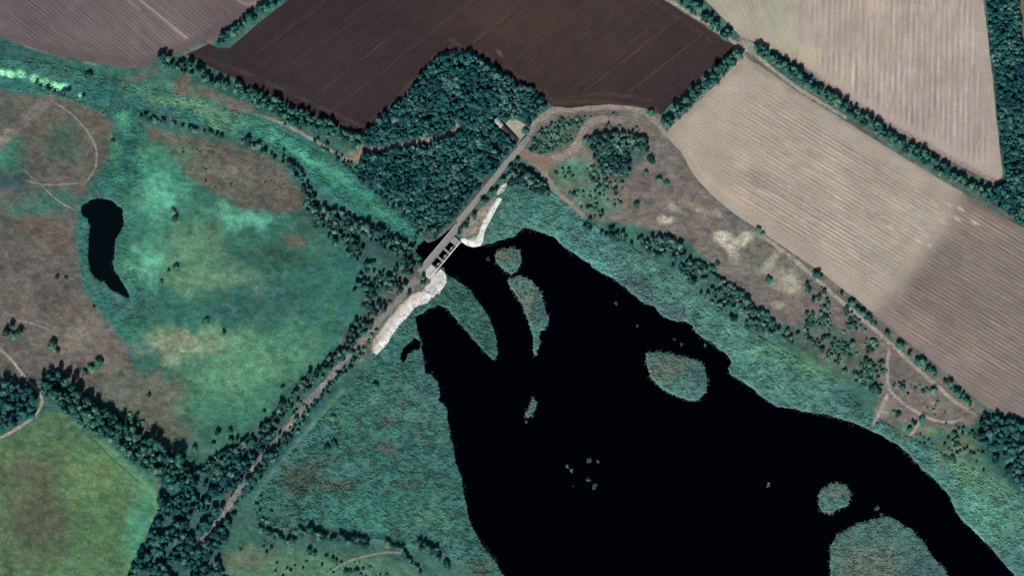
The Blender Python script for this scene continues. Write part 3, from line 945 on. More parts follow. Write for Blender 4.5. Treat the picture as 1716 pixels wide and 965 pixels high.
def pa_stubble(p):
    p.blob(1225, 215, 90, 70, S(178, 165, 149), 0.55)
    for (x, y, a, b, c) in ((1380, 300, 70, 16, S(182, 170, 154)), (1430, 260, 60, 10, S(152, 140, 130)), (1340, 340, 60, 12, S(154, 142, 132)), (1500, 340, 50, 10, S(180, 170, 156)), (1250, 250, 50, 30, S(176, 162, 146)), (1420, 420, 60, 14, S(178, 166, 152)), (1480, 440, 40, 12, S(156, 146, 134))):
        p.blob(x, y, a, b, c, 0.5, rot=31, warp=20)
    p.blob(1300, 200, 60, 50, S(164, 150, 140), 0.5)
    p.blob(1310, 265, 30, 20, S(182, 168, 144), 0.7, rot=-30, warp=12)
    p.blob(1270, 300, 20, 10, S(140, 124, 116), 0.6, rot=30)
    p.blob(1470, 360, 16, 6, S(136, 122, 112), 0.4, rot=30)
    p.blob(1230, 330, 60, 16, S(182, 166, 150), 0.5, rot=35)
    p.line([(1118, 230), (1142, 252), (1164, 290), (1194, 322), (1234, 354), (1330, 420), (1460, 522)], 12, S(168, 154, 142), 0.6, 5, 3)
    p.line([(1152, 250), (1176, 288), (1204, 314), (1244, 344)], 3, S(184, 172, 156), 0.7, 2, 2)
    p.line([(1254, 102), (1330, 152), (1420, 208), (1560, 294)], 8, S(148, 134, 126), 0.6, 4, 3)
    p.line([(1240, 110), (1160, 184), (1120, 224)], 10, S(154, 138, 126), 0.6, 4, 3)
    p.line([(1346, 366), (1352, 384), (1358, 404)], 3, S(180, 170, 158), 0.8, 2, 3)
    p.line([(1290, 280), (1330, 262)], 3, S(186, 174, 150), 0.7, 2, 4)
    p.line([(1550, 415), (1556, 400), (1552, 418), (1520, 452)], 4, S(172, 160, 146), 0.7, 2, 2)
    p.line([(1614, 322), (1600, 352), (1594, 378), (1555, 422), (1528, 460), (1466, 528)], 22, S(148, 137, 128), 0.85, 12, 9)
    for (x, y) in ((1403, 330), (1493, 381), (1567, 344), (1540, 404), (1562, 411), (1590, 343), (1550, 392), (1578, 372)):
        p.blob(x, y, 7, 2.5, S(200, 188, 168), 0.55, rot=30, warp=4)


def pa_tilled(p):
    p.blob(1640, 380, 60, 30, S(138, 124, 112), 0.6)
    p.blob(1560, 490, 50, 60, S(122, 108, 104), 0.6)
    p.blob(1520, 550, 60, 20, S(150, 134, 122), 0.5, rot=35)
    p.blob(1600, 590, 80, 40, S(140, 126, 118), 0.6, rot=30)
    p.line([(1466, 530), (1530, 584), (1622, 660), (1700, 690)], 10, S(128, 112, 104), 0.6, 4, 3)
    p.line([(1612, 326), (1700, 378)], 10, S(112, 98, 94), 0.7, 4, 3)
    p.line([(1612, 322), (1600, 350), (1594, 376), (1555, 420), (1528, 458), (1464, 526)], 22, S(148, 137, 128), 0.85, 12, 9)
    for (x, y) in ((1632, 374), (1604, 366), (1610, 350)):
        p.blob(x, y, 6, 2.5, S(196, 186, 160), 0.8, rot=30, warp=2)
    p.blob(1626, 362, 14, 5, S(144, 138, 112), 0.4, rot=20, warp=10)


def pa_none(p):
    pass


field('mauve', 'tilled_field', 38, 5.6, 0.12, S(108, 99, 98), pa_mauve, mat_field('mauve_soil', 38, 5.6 * M, 0.2, 0.14), 'mauve grey field with pale diagonal rows in the top left corner')
field('dark', 'ploughed_field', -38, 8.0, 0.06, S(55, 45, 47), pa_dark, mat_field('dark_soil', -38, 8.0 * M, 0.1, 0.12, 0.24), 'dark brown ploughed field at the top centre', row_tone=0.05)
field('green_pale', 'fallow_field', 60, 8.0, 0.04, S(168, 161, 146), pa_green, mat_field('greenish_stubble', 70, 9 * M, 0.08, 0.06, 0.08), 'pale greenish fallow field beside the striped one', rowfade=(4, 14), row_tone=0.05, zoff=0.1)
field('striped', 'striped_field', 91, 9.5, 0.13, S(172, 159, 150), pa_striped, mat_field('striped_stubble', 91, 8.0 * M, 0.2, 0.16, 0.14), 'pale stubble field with upright stripes at the top right', rowfade=(10, 30))
field('stubble', 'stubble_field', 31, 6.4, 0.12, S(167, 156, 143), pa_stubble, mat_field('pale_stubble', 31, 6.4 * M, 0.15, 0.16, 0.16), 'large pale beige stubble field with diagonal rows', rowfade=(10, 40), row_tone=0.22, west=(1190, 1340))
field('tilled', 'tilled_field', 31, 6.4, 0.14, S(129, 118, 112), pa_tilled, mat_field('brown_stubble', 31, 6.4 * M, 0.17, 0.16, 0.16), 'darker brown tilled field at the right edge', rowfade=(6, 20), row_tone=0.24, zoff=0.1)
field('corner', 'fallow_field', 90, 8.0, 0.05, S(112, 98, 92), pa_none, mat_field('corner_soil', 90, 8 * M, 0.1, 0.1), 'sliver of brown field in the top right corner')

# ------------------------------------------------------------------ roads and tracks
def ribbon(name, pts, width, mat, label, z=0.16, seed=3, jitter=0.25, taper=False, col=None, fade=1.0):
    c = smooth_line(pts, 7)
    seg = np.hypot(*np.diff(c, axis=0).T)
    L = np.concatenate([[0], np.cumsum(seg)])
    u = np.arange(0, L[-1], 2.5)
    c = np.stack([np.interp(u, L, c[:, 0]), np.interp(u, L, c[:, 1])], 1)
    t = np.gradient(c, axis=0)
    t /= np.hypot(t[:, 0], t[:, 1])[:, None] + 1e-9
    n = np.stack([t[:, 1], -t[:, 0]], 1)
    rows, fs = [], []
    K = 5 if col is None else 9
    half = width / 2 * (1 + jitter * fbm(c, 9, seed, 2))
    half2 = width / 2 * (1 + jitter * fbm(c, 9, seed + 50, 2))
    e = np.ones(len(c))
    if taper:
        e = sstep(0, 0.12, np.linspace(0, 1, len(c))) * sstep(1, 0.88, np.linspace(0, 1, len(c)))
    for k in range(K):
        f = k / (K - 1) * 2 - 1
        off = np.where(f < 0, half * f, half2 * f)
        rows.append(c + n * off[:, None])
        fs.append(np.full(len(c), abs(f)))
    P = np.stack(rows, 1).reshape(-1, 2)
    f = np.stack(fs, 1).reshape(-1)
    m = len(c)
    i = np.arange(m * K).reshape(m, K)
    Q = np.stack([i[:-1, :-1].ravel(), i[:-1, 1:].ravel(), i[1:, 1:].ravel(), i[1:, :-1].ravel()], 1)
    zz = H_at(P) + z
    V = np.stack([(P[:, 0] - CX) * M, (CY - P[:, 1]) * M, zz], 1)
    a = V[Q[0]]
    if np.cross(a[1] - a[0], a[2] - a[0])[2] < 0:
        Q = Q[:, ::-1]
    C = None
    if col is not None:
        # bare earth worn along the wheel lines, grass creeping in from the sides
        w = sstep(1.0, 0.45, f + 0.35 * fbm(P, 5, seed + 9, 2)) * np.repeat(0.25 + 0.75 * e, K) * fade
        w *= np.clip(0.95 + 0.5 * fbm(P, 16, seed + 13, 3), 0, 1)
        C = land_at(P) * (1 - w[:, None]) + np.asarray(col)[None, :] * w[:, None]
    o = mesh_np(name, V, Q, MAT_LAND if col is not None else mat, smooth=True, colors=C)
    return tag(o, kind='structure', label=label)


TRACKS = [
    ('dirt_track', [(700, 466), (672, 498), (640, 534), (600, 580), (560, 624), (500, 694), (450, 754), (412, 802), (382, 850), (352, 891), (328, 918)], 9, MAT_TRACKB, 'dirt track running down the embankment to the lower left', False),
    ('dirt_track', [(884, 228), (896, 208), (912, 194), (935, 185), (980, 181), (1040, 179), (1080, 188), (1100, 204), (1116, 228)], 9, MAT_TRACKB, 'wide dirt track skirting the dark ploughed field', False),
    ('dirt_track', [(872, 256), (900, 266), (926, 268), (950, 258), (968, 240), (978, 218), (990, 205), (1016, 200), (1050, 204)], 10, MAT_TRACKB, 'dirt track looping round the shrubs right of the road', True),
    ('dirt_track', [(880, 262), (904, 280), (920, 304), (934, 324), (956, 342), (980, 366)], 8, MAT_TRACKB, 'dirt track leading from the junction to the lake bank', True),
    ('dirt_track', [(1250, 378), (1290, 405), (1330, 434), (1366, 466), (1402, 498), (1442, 532), (1482, 566), (1520, 602), (1560, 638), (1600, 672), (1640, 698)], 5.5, MAT_TRACK, 'pale farm track along the lower edge of the stubble field', True),
    ('footpath', [(1493, 578), (1488, 600), (1487, 630), (1490, 652), (1510, 672), (1540, 692), (1572, 705), (1600, 706), (1616, 696)], 4.5, MAT_TRACK, 'pale path looping off the farm track', True),
    ('footpath', [(1488, 656), (1482, 674), (1470, 698), (1460, 716)], 5, MAT_TRACK, 'short pale path widening towards the shore', True),
    ('footpath', [(1544, 698), (1536, 716), (1522, 732)], 4, MAT_TRACK, 'faint path to a gap in the shore reeds', True),
    ('dirt_track', [(-40, 560), (0, 585), (20, 604), (44, 634), (64, 655), (70, 672), (62, 692), (38, 712), (0, 734), (-50, 760)], 4, MAT_TRACK, 'pale track bending round the small wood at the left edge', False),
    ('footpath', [(84, 168), (118, 190), (146, 220), (161, 250), (160, 280), (148, 300), (136, 310)], 3.2, MAT_TRACK, 'thin curved path in the upper left meadow', True),
    ('footpath', [(44, 303), (80, 310), (132, 307)], 2.6, MAT_TRACK, 'thin straight path ending above the pond', True),
    ('footpath', [(38, 284), (66, 308), (100, 338), (134, 356)], 2.6, MAT_TRACK, 'thin path leading down to the pond corner', True),
    ('footpath', [(18, 534), (50, 541), (84, 552)], 2.6, MAT_TRACK, 'short pale path above the lone bushes', True),
    ('dirt_track', [(610, 224), (608, 244), (600, 262), (584, 268), (550, 250), (510, 226), (470, 206), (436, 194)], 5, MAT_TRACKB, 'earth track under the tree belt below the dark field', True),
    ('dirt_track', [(772, 214), (750, 227), (700, 238), (640, 250), (612, 250)], 6, MAT_TRACKB, 'earth ride cut through the central wood', True),
    ('footpath', [(548, 962), (576, 943), (610, 932), (648, 925), (682, 927)], 3, MAT_TRACK, 'faint pale path through the rough grass at the bottom', True),
    ('footpath', [(806, 221), (846, 259)], 3, MAT_TRACK, 'narrow straight ride left of the shed yard', True),
    ('dirt_track', [(1100, -12), (1165, 28), (1232, 72), (1262, 90), (1330, 143), (1420, 199)], 5, MAT_TRACK, 'farm track running along the upper tree belt', False),
]
for k, (nm, pts, w, m, lab, tp) in enumerate(TRACKS):
    ribbon(nm, pts, w * 1.55, m, lab, z=0.16 + 0.005 * k, seed=100 + k, taper=tp,
           col=S(170, 162, 148) if m is MAT_TRACK else (S(154, 144, 135) if k else S(144, 138, 134)), fade=0.62 if w < 3.5 else 1.0)
ribbon('road', [(768, 371.5), (785, 352), (800, 334), (818, 312), (835, 291), (852, 270), (874, 246), (886, 228)], 9.5, MAT_ASPH, 'grey asphalt road leading up from the sluice bridge', z=0.3, jitter=0.08)

# junction apron and yard
def sheet(name, poly, mat, z, label, kind='structure', amp=0.8, seed=4, step=3.0, parent=None, extra=None, paint=None):
    P, Q, uv = patch_geo(rough(poly, 5, amp, seed), step, step)
    zz = H_at(P) + z
    if extra is not None:
        zz = zz + extra(P)
    o = mesh_np(name, np.stack([(P[:, 0] - CX) * M, (CY - P[:, 1]) * M, zz], 1), Q, mat, parent=parent, smooth=True, colors=None if paint is None else paint(P))
    if kind:
        tag(o, kind=kind)
    if label:
        tag(o, label=label)
    return o


sheet('track_junction', [(862, 262), (872, 246), (884, 250), (900, 262), (926, 266), (930, 276), (912, 288), (898, 276), (880, 268)], MAT_TRACKB, 0.27, 'bare earth where the road meets the tracks')
sheet('yard', YARD, MAT_YARD, 0.2, 'pale gravel yard beside the shed in the wood')

def scatter(poly, per_px2, r):
    poly = np.asarray(poly, float)
    lo, hi = poly.min(0), poly.max(0)
    n = int((hi[0] - lo[0]) * (hi[1] - lo[1]) * per_px2)
    P = r.uniform(lo, hi, (n, 2))
    return P[inside(P, poly)]


# ------------------------------------------------------------------ boxes for built things
def quad_box(a0, a1, b0, b1, z0, z1, frame):
    """Box in a local frame given in pixels along / across, metres up."""
    o, t, n = frame
    pts = [o + t * a + n * b for a, b in ((a0, b0), (a1, b0), (a1, b1), (a0, b1))]
    V = [list(W(p, z0)) for p in pts] + [list(W(p, z1)) for p in pts]
    F = [(0, 1, 2, 3), (4, 7, 6, 5), (0, 4, 5, 1), (1, 5, 6, 2), (2, 6, 7, 3), (3, 7, 4, 0)]
    return np.array(V), np.array(F)


def box(name, boxes, frame, mat, parent=None):
    Vs, Fs, n = [], [], 0
    for b in boxes:
        V, F_ = quad_box(*b, frame)
        Vs.append(V); Fs.append(F_ + n); n += 8
    V = np.concatenate(Vs)
    if parent:
        V = V - np.array(parent.location)
    o = mesh_np(name, V, np.concatenate(Fs), mat, parent=parent)
    return o


ORG = np.array([705.0, 445.5])
TV = np.array([0.644, -0.765]); NV = np.array([0.765, 0.644])
BR = (ORG, TV, NV)
ZD = 2.25
bridge = empty('road_bridge', W(ORG + TV * 40 + NV * 6, 0))
tag(bridge, 'grey concrete road bridge across the sluice between black water', 'bridge')
box('deck', [(-10, 98, 0.8, 10.8, ZD - 0.7, ZD)], BR, MAT_ASPH, bridge)
box('parapet', [(-2, 92, 0, 0.8, ZD - 0.9, ZD + 0.8)], BR, MAT_CONC, bridge)
box('parapet', [(12, 70, 10.8, 11.5, ZD - 0.9, ZD + 0.6)], BR, MAT_CONCD, bridge)
for a in (13, 30, 47, 64):
    box('pier', [(a - 1.2, a + 1.2, 1.2, 10.6, ZW - 3, ZD - 0.7)], BR, MAT_CONCD, bridge)

sluice = empty('sluice_weir', W(ORG + TV * 38 + NV * 17, 0))
tag(sluice, 'concrete sluice with three black square bays beside the bridge', 'sluice')
for a in (30, 47):
    box('pier', [(a - 1.5, a + 1.5, 11.6, 26.4, ZW - 3, 1.9)], BR, MAT_CONCD, sluice)
box('abutment', [(-8, 13.4, 11.6, 26.0, ZW - 3, 1.95)], BR, MAT_CONC, sluice)
box('abutment', [(63, 74, 11.6, 24.5, ZW - 3, 1.8)], BR, MAT_CONCD, sluice)
for a0, a1 in ((13.4, 28.5), (31.5, 45.5), (48.5, 63)):
    g = box('sluice_gate', [(a0, a1, 20.0, 20.5, ZW - 2, 0.6)], BR, MAT_CONCD, sluice)
for a0, a1 in ((13.4, 28.5), (31.5, 45.5), (48.5, 63)):
    am = (a0 + a1) / 2
    h = box('gate_hoist', [(am - 1.6, am - 1.2, 19.6, 20.4, 0.6, 3.4), (am + 1.2, am + 1.6, 19.6, 20.4, 0.6, 3.4), (am - 1.9, am + 1.9, 19.5, 20.6, 3.4, 3.9)], BR, MAT_STEEL, sluice)
walk = empty('footbridge', W(ORG + TV * 34 + NV * 24, 0))
tag(walk, 'narrow pale service footbridge over the sluice bays', 'footbridge')
box('beam', [(-6, 74, 24.4, 26.0, 2.0, 2.35)], BR, MAT_CONCW, walk)
box('beam', [(-2, 72, 21.2, 21.9, 2.0, 2.3)], BR, MAT_CONCD, walk)
for a in (22, 38.5, 55):
    box('cross_tie', [(a - 0.5, a + 0.5, 21.9, 24.4, 2.02, 2.28)], BR, MAT_CONCD, walk)
r = box('railing', [(-6, 74, 25.85, 25.98, 3.25, 3.33)], BR, MAT_STEEL, walk)
for a in range(-4, 75, 6):
    box('railing_post', [(a - 0.06, a + 0.06, 25.82, 26.0, 2.35, 3.3)], BR, MAT_STEEL, r)
for c in list(r.children):
    c.location = (0, 0, 0)

# stone and concrete facing of the embankment
def revetment(label, poly, mat, seed, kerb=None, kerbs=(), inner=S(190, 184, 174), white=S(250, 250, 245), reach=12, patches=(), blend=True):
    e = empty('revetment', W(np.mean(poly, 0), 0))
    tag(e, label, 'revetment')

    def colours(P):
        p = Paint(P, inner)
        for (x, y, rx, ry, c) in patches:
            p.blob(x, y, rx, ry, c, 0.8, rot=-45, warp=5)
        v = np.clip(1 + 0.16 * fbm(P, 7, seed + 3, 3), 0.6, 1.3)[:, None]
        C = p.C * v
        if kerbs:
            dk = line_dist(P, kerbs[0][0])
            w = sstep(reach, 1.0, dk + 6 * fbm(P, 7, seed + 4, 3))[:, None]
            C = C * (1 - w) + white * w
            if not blend:
                return C
            far = sstep(0.5, 5.0, -sdf(P, poly) + 2.5 * fbm(P, 6, seed + 8, 2))
            far = np.maximum(far, sstep(9, 4, dk))[:, None]
            C = land_at(P) * (1 - far) + C * far
        return C
    s = sheet('facing', poly, MAT_FACING, 0.3, None, None, 2.6, seed, 2.0, None, lambda P: 0.2 * fbm(P, 4, seed, 2), colours)
    me = s.data
    me.transform(__import__('mathutils').Matrix.Translation(-e.location))
    s.parent = e
    # loose white rubble, thickest along the water
    r = np.random.default_rng(seed)
    T = scatter(grown(poly, 1.5), 0.6, r)
    dk = line_dist(T, kerbs[0][0]) if kerbs else np.zeros(len(T))
    T = T[r.uniform(size=len(T)) < 0.06 + 0.8 * sstep(9, 1, dk)]
    n = len(T)
    ang = r.uniform(0, 6.283, n); sz = r.uniform(0.2, 0.62, n)
    base = np.array([(-1, -1, -.4), (1, -.8, -.4), (.9, 1, -.4), (-.8, .9, -.4), (-.5, -.6, .6), (.6, -.5, .5), (.5, .6, .7), (-.6, .5, .5)])
    X = base[None, :, 0] * np.cos(ang)[:, None] - base[None, :, 1] * np.sin(ang)[:, None]
    Y = base[None, :, 0] * np.sin(ang)[:, None] + base[None, :, 1] * np.cos(ang)[:, None]
    V = np.stack([X * sz[:, None] + ((T[:, 0] - CX) * M)[:, None], Y * sz[:, None] + ((CY - T[:, 1]) * M)[:, None], base[None, :, 2] * sz[:, None] + (np.maximum(H_at(T), ZW) + 0.4)[:, None]], 2).reshape(-1, 3)
    fb = np.array([(4, 5, 6, 7), (0, 1, 5, 4), (1, 2, 6, 5), (2, 3, 7, 6), (3, 0, 4, 7)])
    tone = r.uniform(0.35, 1.15, n)
    C = np.repeat(np.array(white)[None] * tone[:, None], 8, 0)
    ru = mesh_np('rubble', V - np.array(e.location), (fb[None] + (np.arange(n) * 8)[:, None, None]).reshape(-1, 4), MAT_FACING, parent=e, colors=C)
    ru['kind'] = 'stuff'
    for line, w in kerbs:
        c = smooth_line(line, 5)
        t = np.gradient(c, axis=0); t /= np.hypot(t[:, 0], t[:, 1])[:, None]
        n = np.stack([t[:, 1], -t[:, 0]], 1)
        L = c + n * w / 2; R_ = c - n * w / 2
        zz = H_at(c) + 0.55
        m = len(c)
        V = []
        for q, zo in ((L, 0), (R_, 0), (L, -1.2), (R_, -1.2)):
            V.append(np.stack([(q[:, 0] - CX) * M, (CY - q[:, 1]) * M, zz + zo], 1))
        V = np.concatenate(V) - np.array(e.location)
        i = np.arange(m - 1)
        Fk = np.concatenate([np.stack([i, i + 1, m + i + 1, m + i], 1), np.stack([i, 2 * m + i, 2 * m + i + 1, i + 1], 1), np.stack([m + i, m + i + 1, 3 * m + i + 1, 3 * m + i], 1)])
        mesh_np('kerb', V, Fk, MAT_CONCW, parent=e)
    return e


revetment('pale concrete bank facing left of the bridge, rounded at the water', CAP_W, MAT_CONC, 61, kerbs=[([(738, 452), (745, 459), (747, 471), (743, 480), (735, 492)], 1.6)], inner=S(196, 196, 190), reach=5, blend=False)
revetment('long whitish stone bank facing running down left from the sluice', REV_W, MAT_CONC, 62, kerbs=[([(730, 495), (719, 502), (712, 508), (694, 517), (686, 526), (671, 541), (656, 561), (648, 576), (631, 593)], 1.8)], inner=S(202, 196, 186), reach=12, patches=[(632, 572, 12, 4, S(160, 146, 130)), (660, 526, 18, 3, S(182, 170, 158)), (690, 500, 16, 5, S(196, 190, 176))])
revetment('curved white bank facing right of the sluice, thinning uphill', CAP_E, MAT_CONC, 63, kerbs=[([(773, 404), (782, 410), (793, 413), (803, 411), (808, 404), (811, 388), (817, 376), (826, 359), (834, 344), (840, 334)], 2.0), ([(778, 400), (786, 404), (794, 405), (801, 401), (804, 392), (809, 376)], 1.6)])
revetment('short white stone strip beside the road, below the topmost one', [(832, 324), (838, 314), (846, 309), (850, 308), (848, 313), (841, 321), (835, 326)], MAT_CONCW, 64)
revetment('topmost tiny white stone strip beside the road', [(852, 303), (855, 294), (858, 292), (858, 297), (856, 303), (854, 304)], MAT_CONCW, 65)

# shed and wall by the yard
A = np.array([829.5, 200.5]); B = np.array([867.0, 239.5])
ts = (B - A) / np.hypot(*(B - A)); ns = np.array([-ts[1], ts[0]])
SH = (A, ts, ns)
Ls = float(np.hypot(*(B - A)))
shed = empty('long_shed', W((A + B) / 2, 0))
tag(shed, 'long narrow shed with dark roof, pale at one end, beside the yard', 'shed')
box('wall', [(0.5, Ls - 0.5, -3.6, 3.6, -0.3, 3.0)], SH, MAT_CONCD, shed)


def gable(name, a0, a1, half, z0, z1, mat):
    o, t, n = SH
    pts = [(a0, -half, z0), (a1, -half, z0), (a1, 0, z1), (a0, 0, z1), (a0, half, z0), (a1, half, z0)]
    V = np.array([list(W(o + t * a + n * b, z)) for a, b, z in pts])
    V2 = V.copy(); V2[:, 2] -= 0.15
    V = np.concatenate([V, V2]) - np.array(shed.location)
    F_ = np.array([(0, 1, 2, 3), (3, 2, 5, 4), (7, 6, 9, 8), (8, 9, 10, 11), (0, 6, 7, 1), (4, 5, 11, 10), (0, 3, 9, 6), (3, 4, 10, 9), (1, 7, 8, 2), (2, 8, 11, 5)])
    return mesh_np(name, V, F_, mat, parent=shed)


pr = gable('roof', 0, 17, 4.0, 3.0, 4.0, MAT_ROOFP)
pr['label'] = 'pale grey fibre cement roof end'
dr = gable('roof', 17.05, Ls, 3.9, 3.05, 3.9, MAT_ROOFD)
for a in (20, 26, 32, 38, 44, 50):
    bb = box('rafter_band', [(a - 0.12, a + 0.12, -4.2, -0.1, 3.0, 3.08)], SH, MAT_ROOFD, shed)
box('door', [(Ls * 0.55, Ls * 0.62, 3.6, 3.72, 0.1, 2.3)], SH, MAT_BARK, shed)
A2 = np.array([868.5, 243.5]); B2 = np.array([882.0, 230.0])
t2 = (B2 - A2) / np.hypot(*(B2 - A2)); n2 = np.array([-t2[1], t2[0]])
wl = empty('yard_wall', W((A2 + B2) / 2, 0))
tag(wl, 'low dark wall closing the yard along the road', 'wall')
L2 = float(np.hypot(*(B2 - A2)))
box('wall_body', [(0, L2, -0.4, 0.4, -0.5, 3.6)], (A2, t2, n2), MAT_ROOFD, wl)
box('coping', [(-0.3, L2 + 0.3, -0.6, 0.6, 3.6, 3.8)], (A2, t2, n2), MAT_CONCD, wl)

# ------------------------------------------------------------------ trees
rng = np.random.default_rng(7)


def ico(sub):
    t = (1 + 5 ** 0.5) / 2
    V = [(-1, t, 0), (1, t, 0), (-1, -t, 0), (1, -t, 0), (0, -1, t), (0, 1, t), (0, -1, -t), (0, 1, -t), (t, 0, -1), (t, 0, 1), (-t, 0, -1), (-t, 0, 1)]
    V = [np.array(v) / np.linalg.norm(v) for v in V]
    Fc = [(0, 11, 5), (0, 5, 1), (0, 1, 7), (0, 7, 10), (0, 10, 11), (1, 5, 9), (5, 11, 4), (11, 10, 2), (10, 7, 6), (7, 1, 8), (3, 9, 4), (3, 4, 2), (3, 2, 6), (3, 6, 8), (3, 8, 9), (4, 9, 5), (2, 4, 11), (6, 2, 10), (8, 6, 7), (9, 8, 1)]
    for _ in range(sub):
        cache = {}; N = []

        def mid(a, b):
            k = (min(a, b), max(a, b))
            if k not in cache:
                m = (V[a] + V[b]) / 2; V.append(m / np.linalg.norm(m)); cache[k] = len(V) - 1
            return cache[k]
        for a, b, c in Fc:
            ab, bc, ca = mid(a, b), mid(b, c), mid(c, a)
            N += [(a, ab, ca), (b, bc, ab), (c, ca, bc), (ab, bc, ca)]
        Fc = N
    return np.array(V), np.array(Fc)


ICO_V, ICO_F = ico(1)


def crown_geo(seed, bush=False, leaves=150):
    """Unit crown: radius 1, height 1 (crown between 0.24 and 1, a bush down to the ground)."""
    r = np.random.default_rng(seed)
    lobes = r.normal(size=(9, 3)); lobes /= np.linalg.norm(lobes, axis=1)[:, None]
    la = r.uniform(0.15, 0.62, 9)

    def rad(d):
        k = np.clip((d @ lobes.T - 0.55) / 0.45, 0, 1)
        return 0.56 + (k * la).sum(1)
    V = ICO_V * (rad(ICO_V) * 0.84)[:, None]
    d = r.normal(size=(leaves, 3)); d[:, 2] = np.abs(d[:, 2]) * 1.0 - 0.25
    d /= np.linalg.norm(d, axis=1)[:, None]
    c = d * (rad(d) * r.uniform(0.80, 1.08, leaves))[:, None]
    s = r.uniform(0.11, 0.26, leaves)[:, None]
    a = r.normal(size=(leaves, 3)); a -= d * (a * d).sum(1)[:, None] * 0.75
    a /= np.linalg.norm(a, axis=1)[:, None]
    b = np.cross(d, a) + 0.5 * r.normal(size=(leaves, 3)); b /= np.linalg.norm(b, axis=1)[:, None]
    LV = np.stack([c - a * s - b * s * 0.5, c + a * s - b * s * 0.4, c + b * s * 1.1 + d * s * 0.3], 1).reshape(-1, 3)
    LF = np.arange(leaves * 3).reshape(-1, 3) + len(V)
    V = np.concatenate([V, LV]); Fx = np.concatenate([ICO_F, LF])
    V = V.copy()
    if bush:
        V[:, 2] = V[:, 2] * 0.5 + 0.46
    else:
        V[:, 2] = V[:, 2] * 0.40 + 0.60
    return V, Fx


def trunk_geo(seed):
    r = np.random.default_rng(seed + 90)
    Vs, Fs = [], []

    def cone(p0, p1, r0, r1, k=6):
        n = sum(len(v) for v in Vs)
        ang = np.arange(k) / k * 2 * math.pi
        ring = np.stack([np.cos(ang), np.sin(ang), 0 * ang], 1)
        Vs.append(np.concatenate([np.array(p0) + ring * r0, np.array(p1) + ring * r1]))
        i = np.arange(k); j = (i + 1) % k
        Fs.append(np.stack([i, j, j + k, i + k], 1) + n)
    cone((0, 0, -0.03), (0.02, 0, 0.5), 0.07, 0.04)
    for q in range(3):
        a = r.uniform(0, 6.28)
        cone((0.015, 0, 0.3 + 0.05 * q), (0.5 * math.cos(a), 0.5 * math.sin(a), 0.62), 0.035, 0.012, 4)
    return np.concatenate(Vs), np.concatenate(Fs)


NVAR = 6
CROWN = {('tree', k): crown_geo(100 + k) for k in range(NVAR)}
CROWN.update({('bush', k): crown_geo(200 + k, True, 130) for k in range(NVAR)})
TRUNK = [trunk_geo(k) for k in range(3)]


def shared_mesh(name, V, Fc, mat):
    me = bpy.data.meshes.new(name)
    me.from_pydata(V.tolist(), [], Fc.tolist())
    me.materials.append(mat)
    return me


def fill_poly(poly, spacing, r):
    poly = np.asarray(poly, float)
    lo, hi = poly.min(0), poly.max(0)
    xs_ = np.arange(lo[0], hi[0] + spacing, spacing); ys_ = np.arange(lo[1], hi[1] + spacing, spacing * 0.87)
    X, Y = np.meshgrid(xs_, ys_)
    X = X + (np.arange(len(ys_)) % 2)[:, None] * spacing / 2
    P = np.stack([X.ravel(), Y.ravel()], 1)
    P += r.uniform(-0.38, 0.38, P.shape) * spacing
    return P[inside(P, poly)]


def fill_line(pts, width, spacing, r):
    pts = np.asarray(pts, float)
    lo, hi = pts.min(0) - width, pts.max(0) + width
    P = fill_poly([(lo[0], lo[1]), (hi[0], lo[1]), (hi[0], hi[1]), (lo[0], hi[1])], spacing, r)
    d = line_dist(P, pts)
    return P[d < width / 2 * (1 + 0.55 * fbm(P, 17, 5, 3))]


# stands: kind, shape, spacing, crown radius (px), height (m), keep, label
STANDS = []


def stand(kind, shape, spacing, rad, hgt, keep, label, group):
    r = np.random.default_rng(len(STANDS) + 11)
    P = fill_line(shape[1], shape[2], spacing, r) if shape[0] == 'line' else fill_poly(shape[1], spacing, r)
    if keep < 1:
        m = 2.0 * fbm(P, 18, 800 + len(STANDS), 3) + r.uniform(-0.4, 0.4, len(P))
        thr = np.quantile(m, 1 - keep) if len(P) else 0
        P = P[m > thr]
    ok = water_dist(P, False) > 1.5
    P = P[ok]
    R = rad[0] + (rad[1] - rad[0]) * r.uniform(0, 1, len(P)) ** 1.3
    R *= np.where(r.uniform(size=len(P)) < 0.08, 1.3, 1.0)
    k = {'riverside': 0.88, 'bush': 0.9}.get(kind, 1.0)
    STANDS.append((kind, P, R, r.uniform(hgt[0], hgt[1], len(P)) * k * (0.6 + 0.4 * R / rad[1]), label, group))


WOOD = [(606, 228), (640, 196), (672, 168), (690, 150), (716, 112), (737, 95), (762, 91), (786, 90), (830, 117), (870, 141), (905, 161), (917, 175), (912, 190), (890, 208), (884, 226),
        (862, 254), (830, 288), (796, 326), (770, 358), (748, 380), (726, 388), (704, 384), (680, 366), (650, 344), (620, 318), (597, 291), (608, 262), (616, 250)]
stand('woodland', ('poly', WOOD), 5.4, (2.2, 4.8), (6, 9.5), 0.95, 'dark teal tree in the dense wood between dark field and road', 'trees of the central wood')
EAST = [(1652, -30), (1704, -30), (1710, 60), (1718, 130), (1740, 200), (1740, 388), (1716, 378), (1696, 364), (1668, 345), (1640, 326), (1662, 318), (1682, 308), (1687, 290), (1678, 240), (1670, 180), (1662, 100), (1656, 40)]
stand('woodland', ('poly', EAST), 5.6, (2.2, 4.8), (6, 9.5), 0.97, 'green tree in the wood along the right picture edge', 'trees of the right edge wood')
stand('woodland', ('poly', [(1644, 696), (1720, 704), (1760, 720), (1760, 850), (1716, 828), (1690, 802), (1658, 764), (1636, 732)]), 8.0, (3.6, 5.8), (6, 10), 0.8, 'tree in the wood below the right track corner', 'trees of the lower right wood')
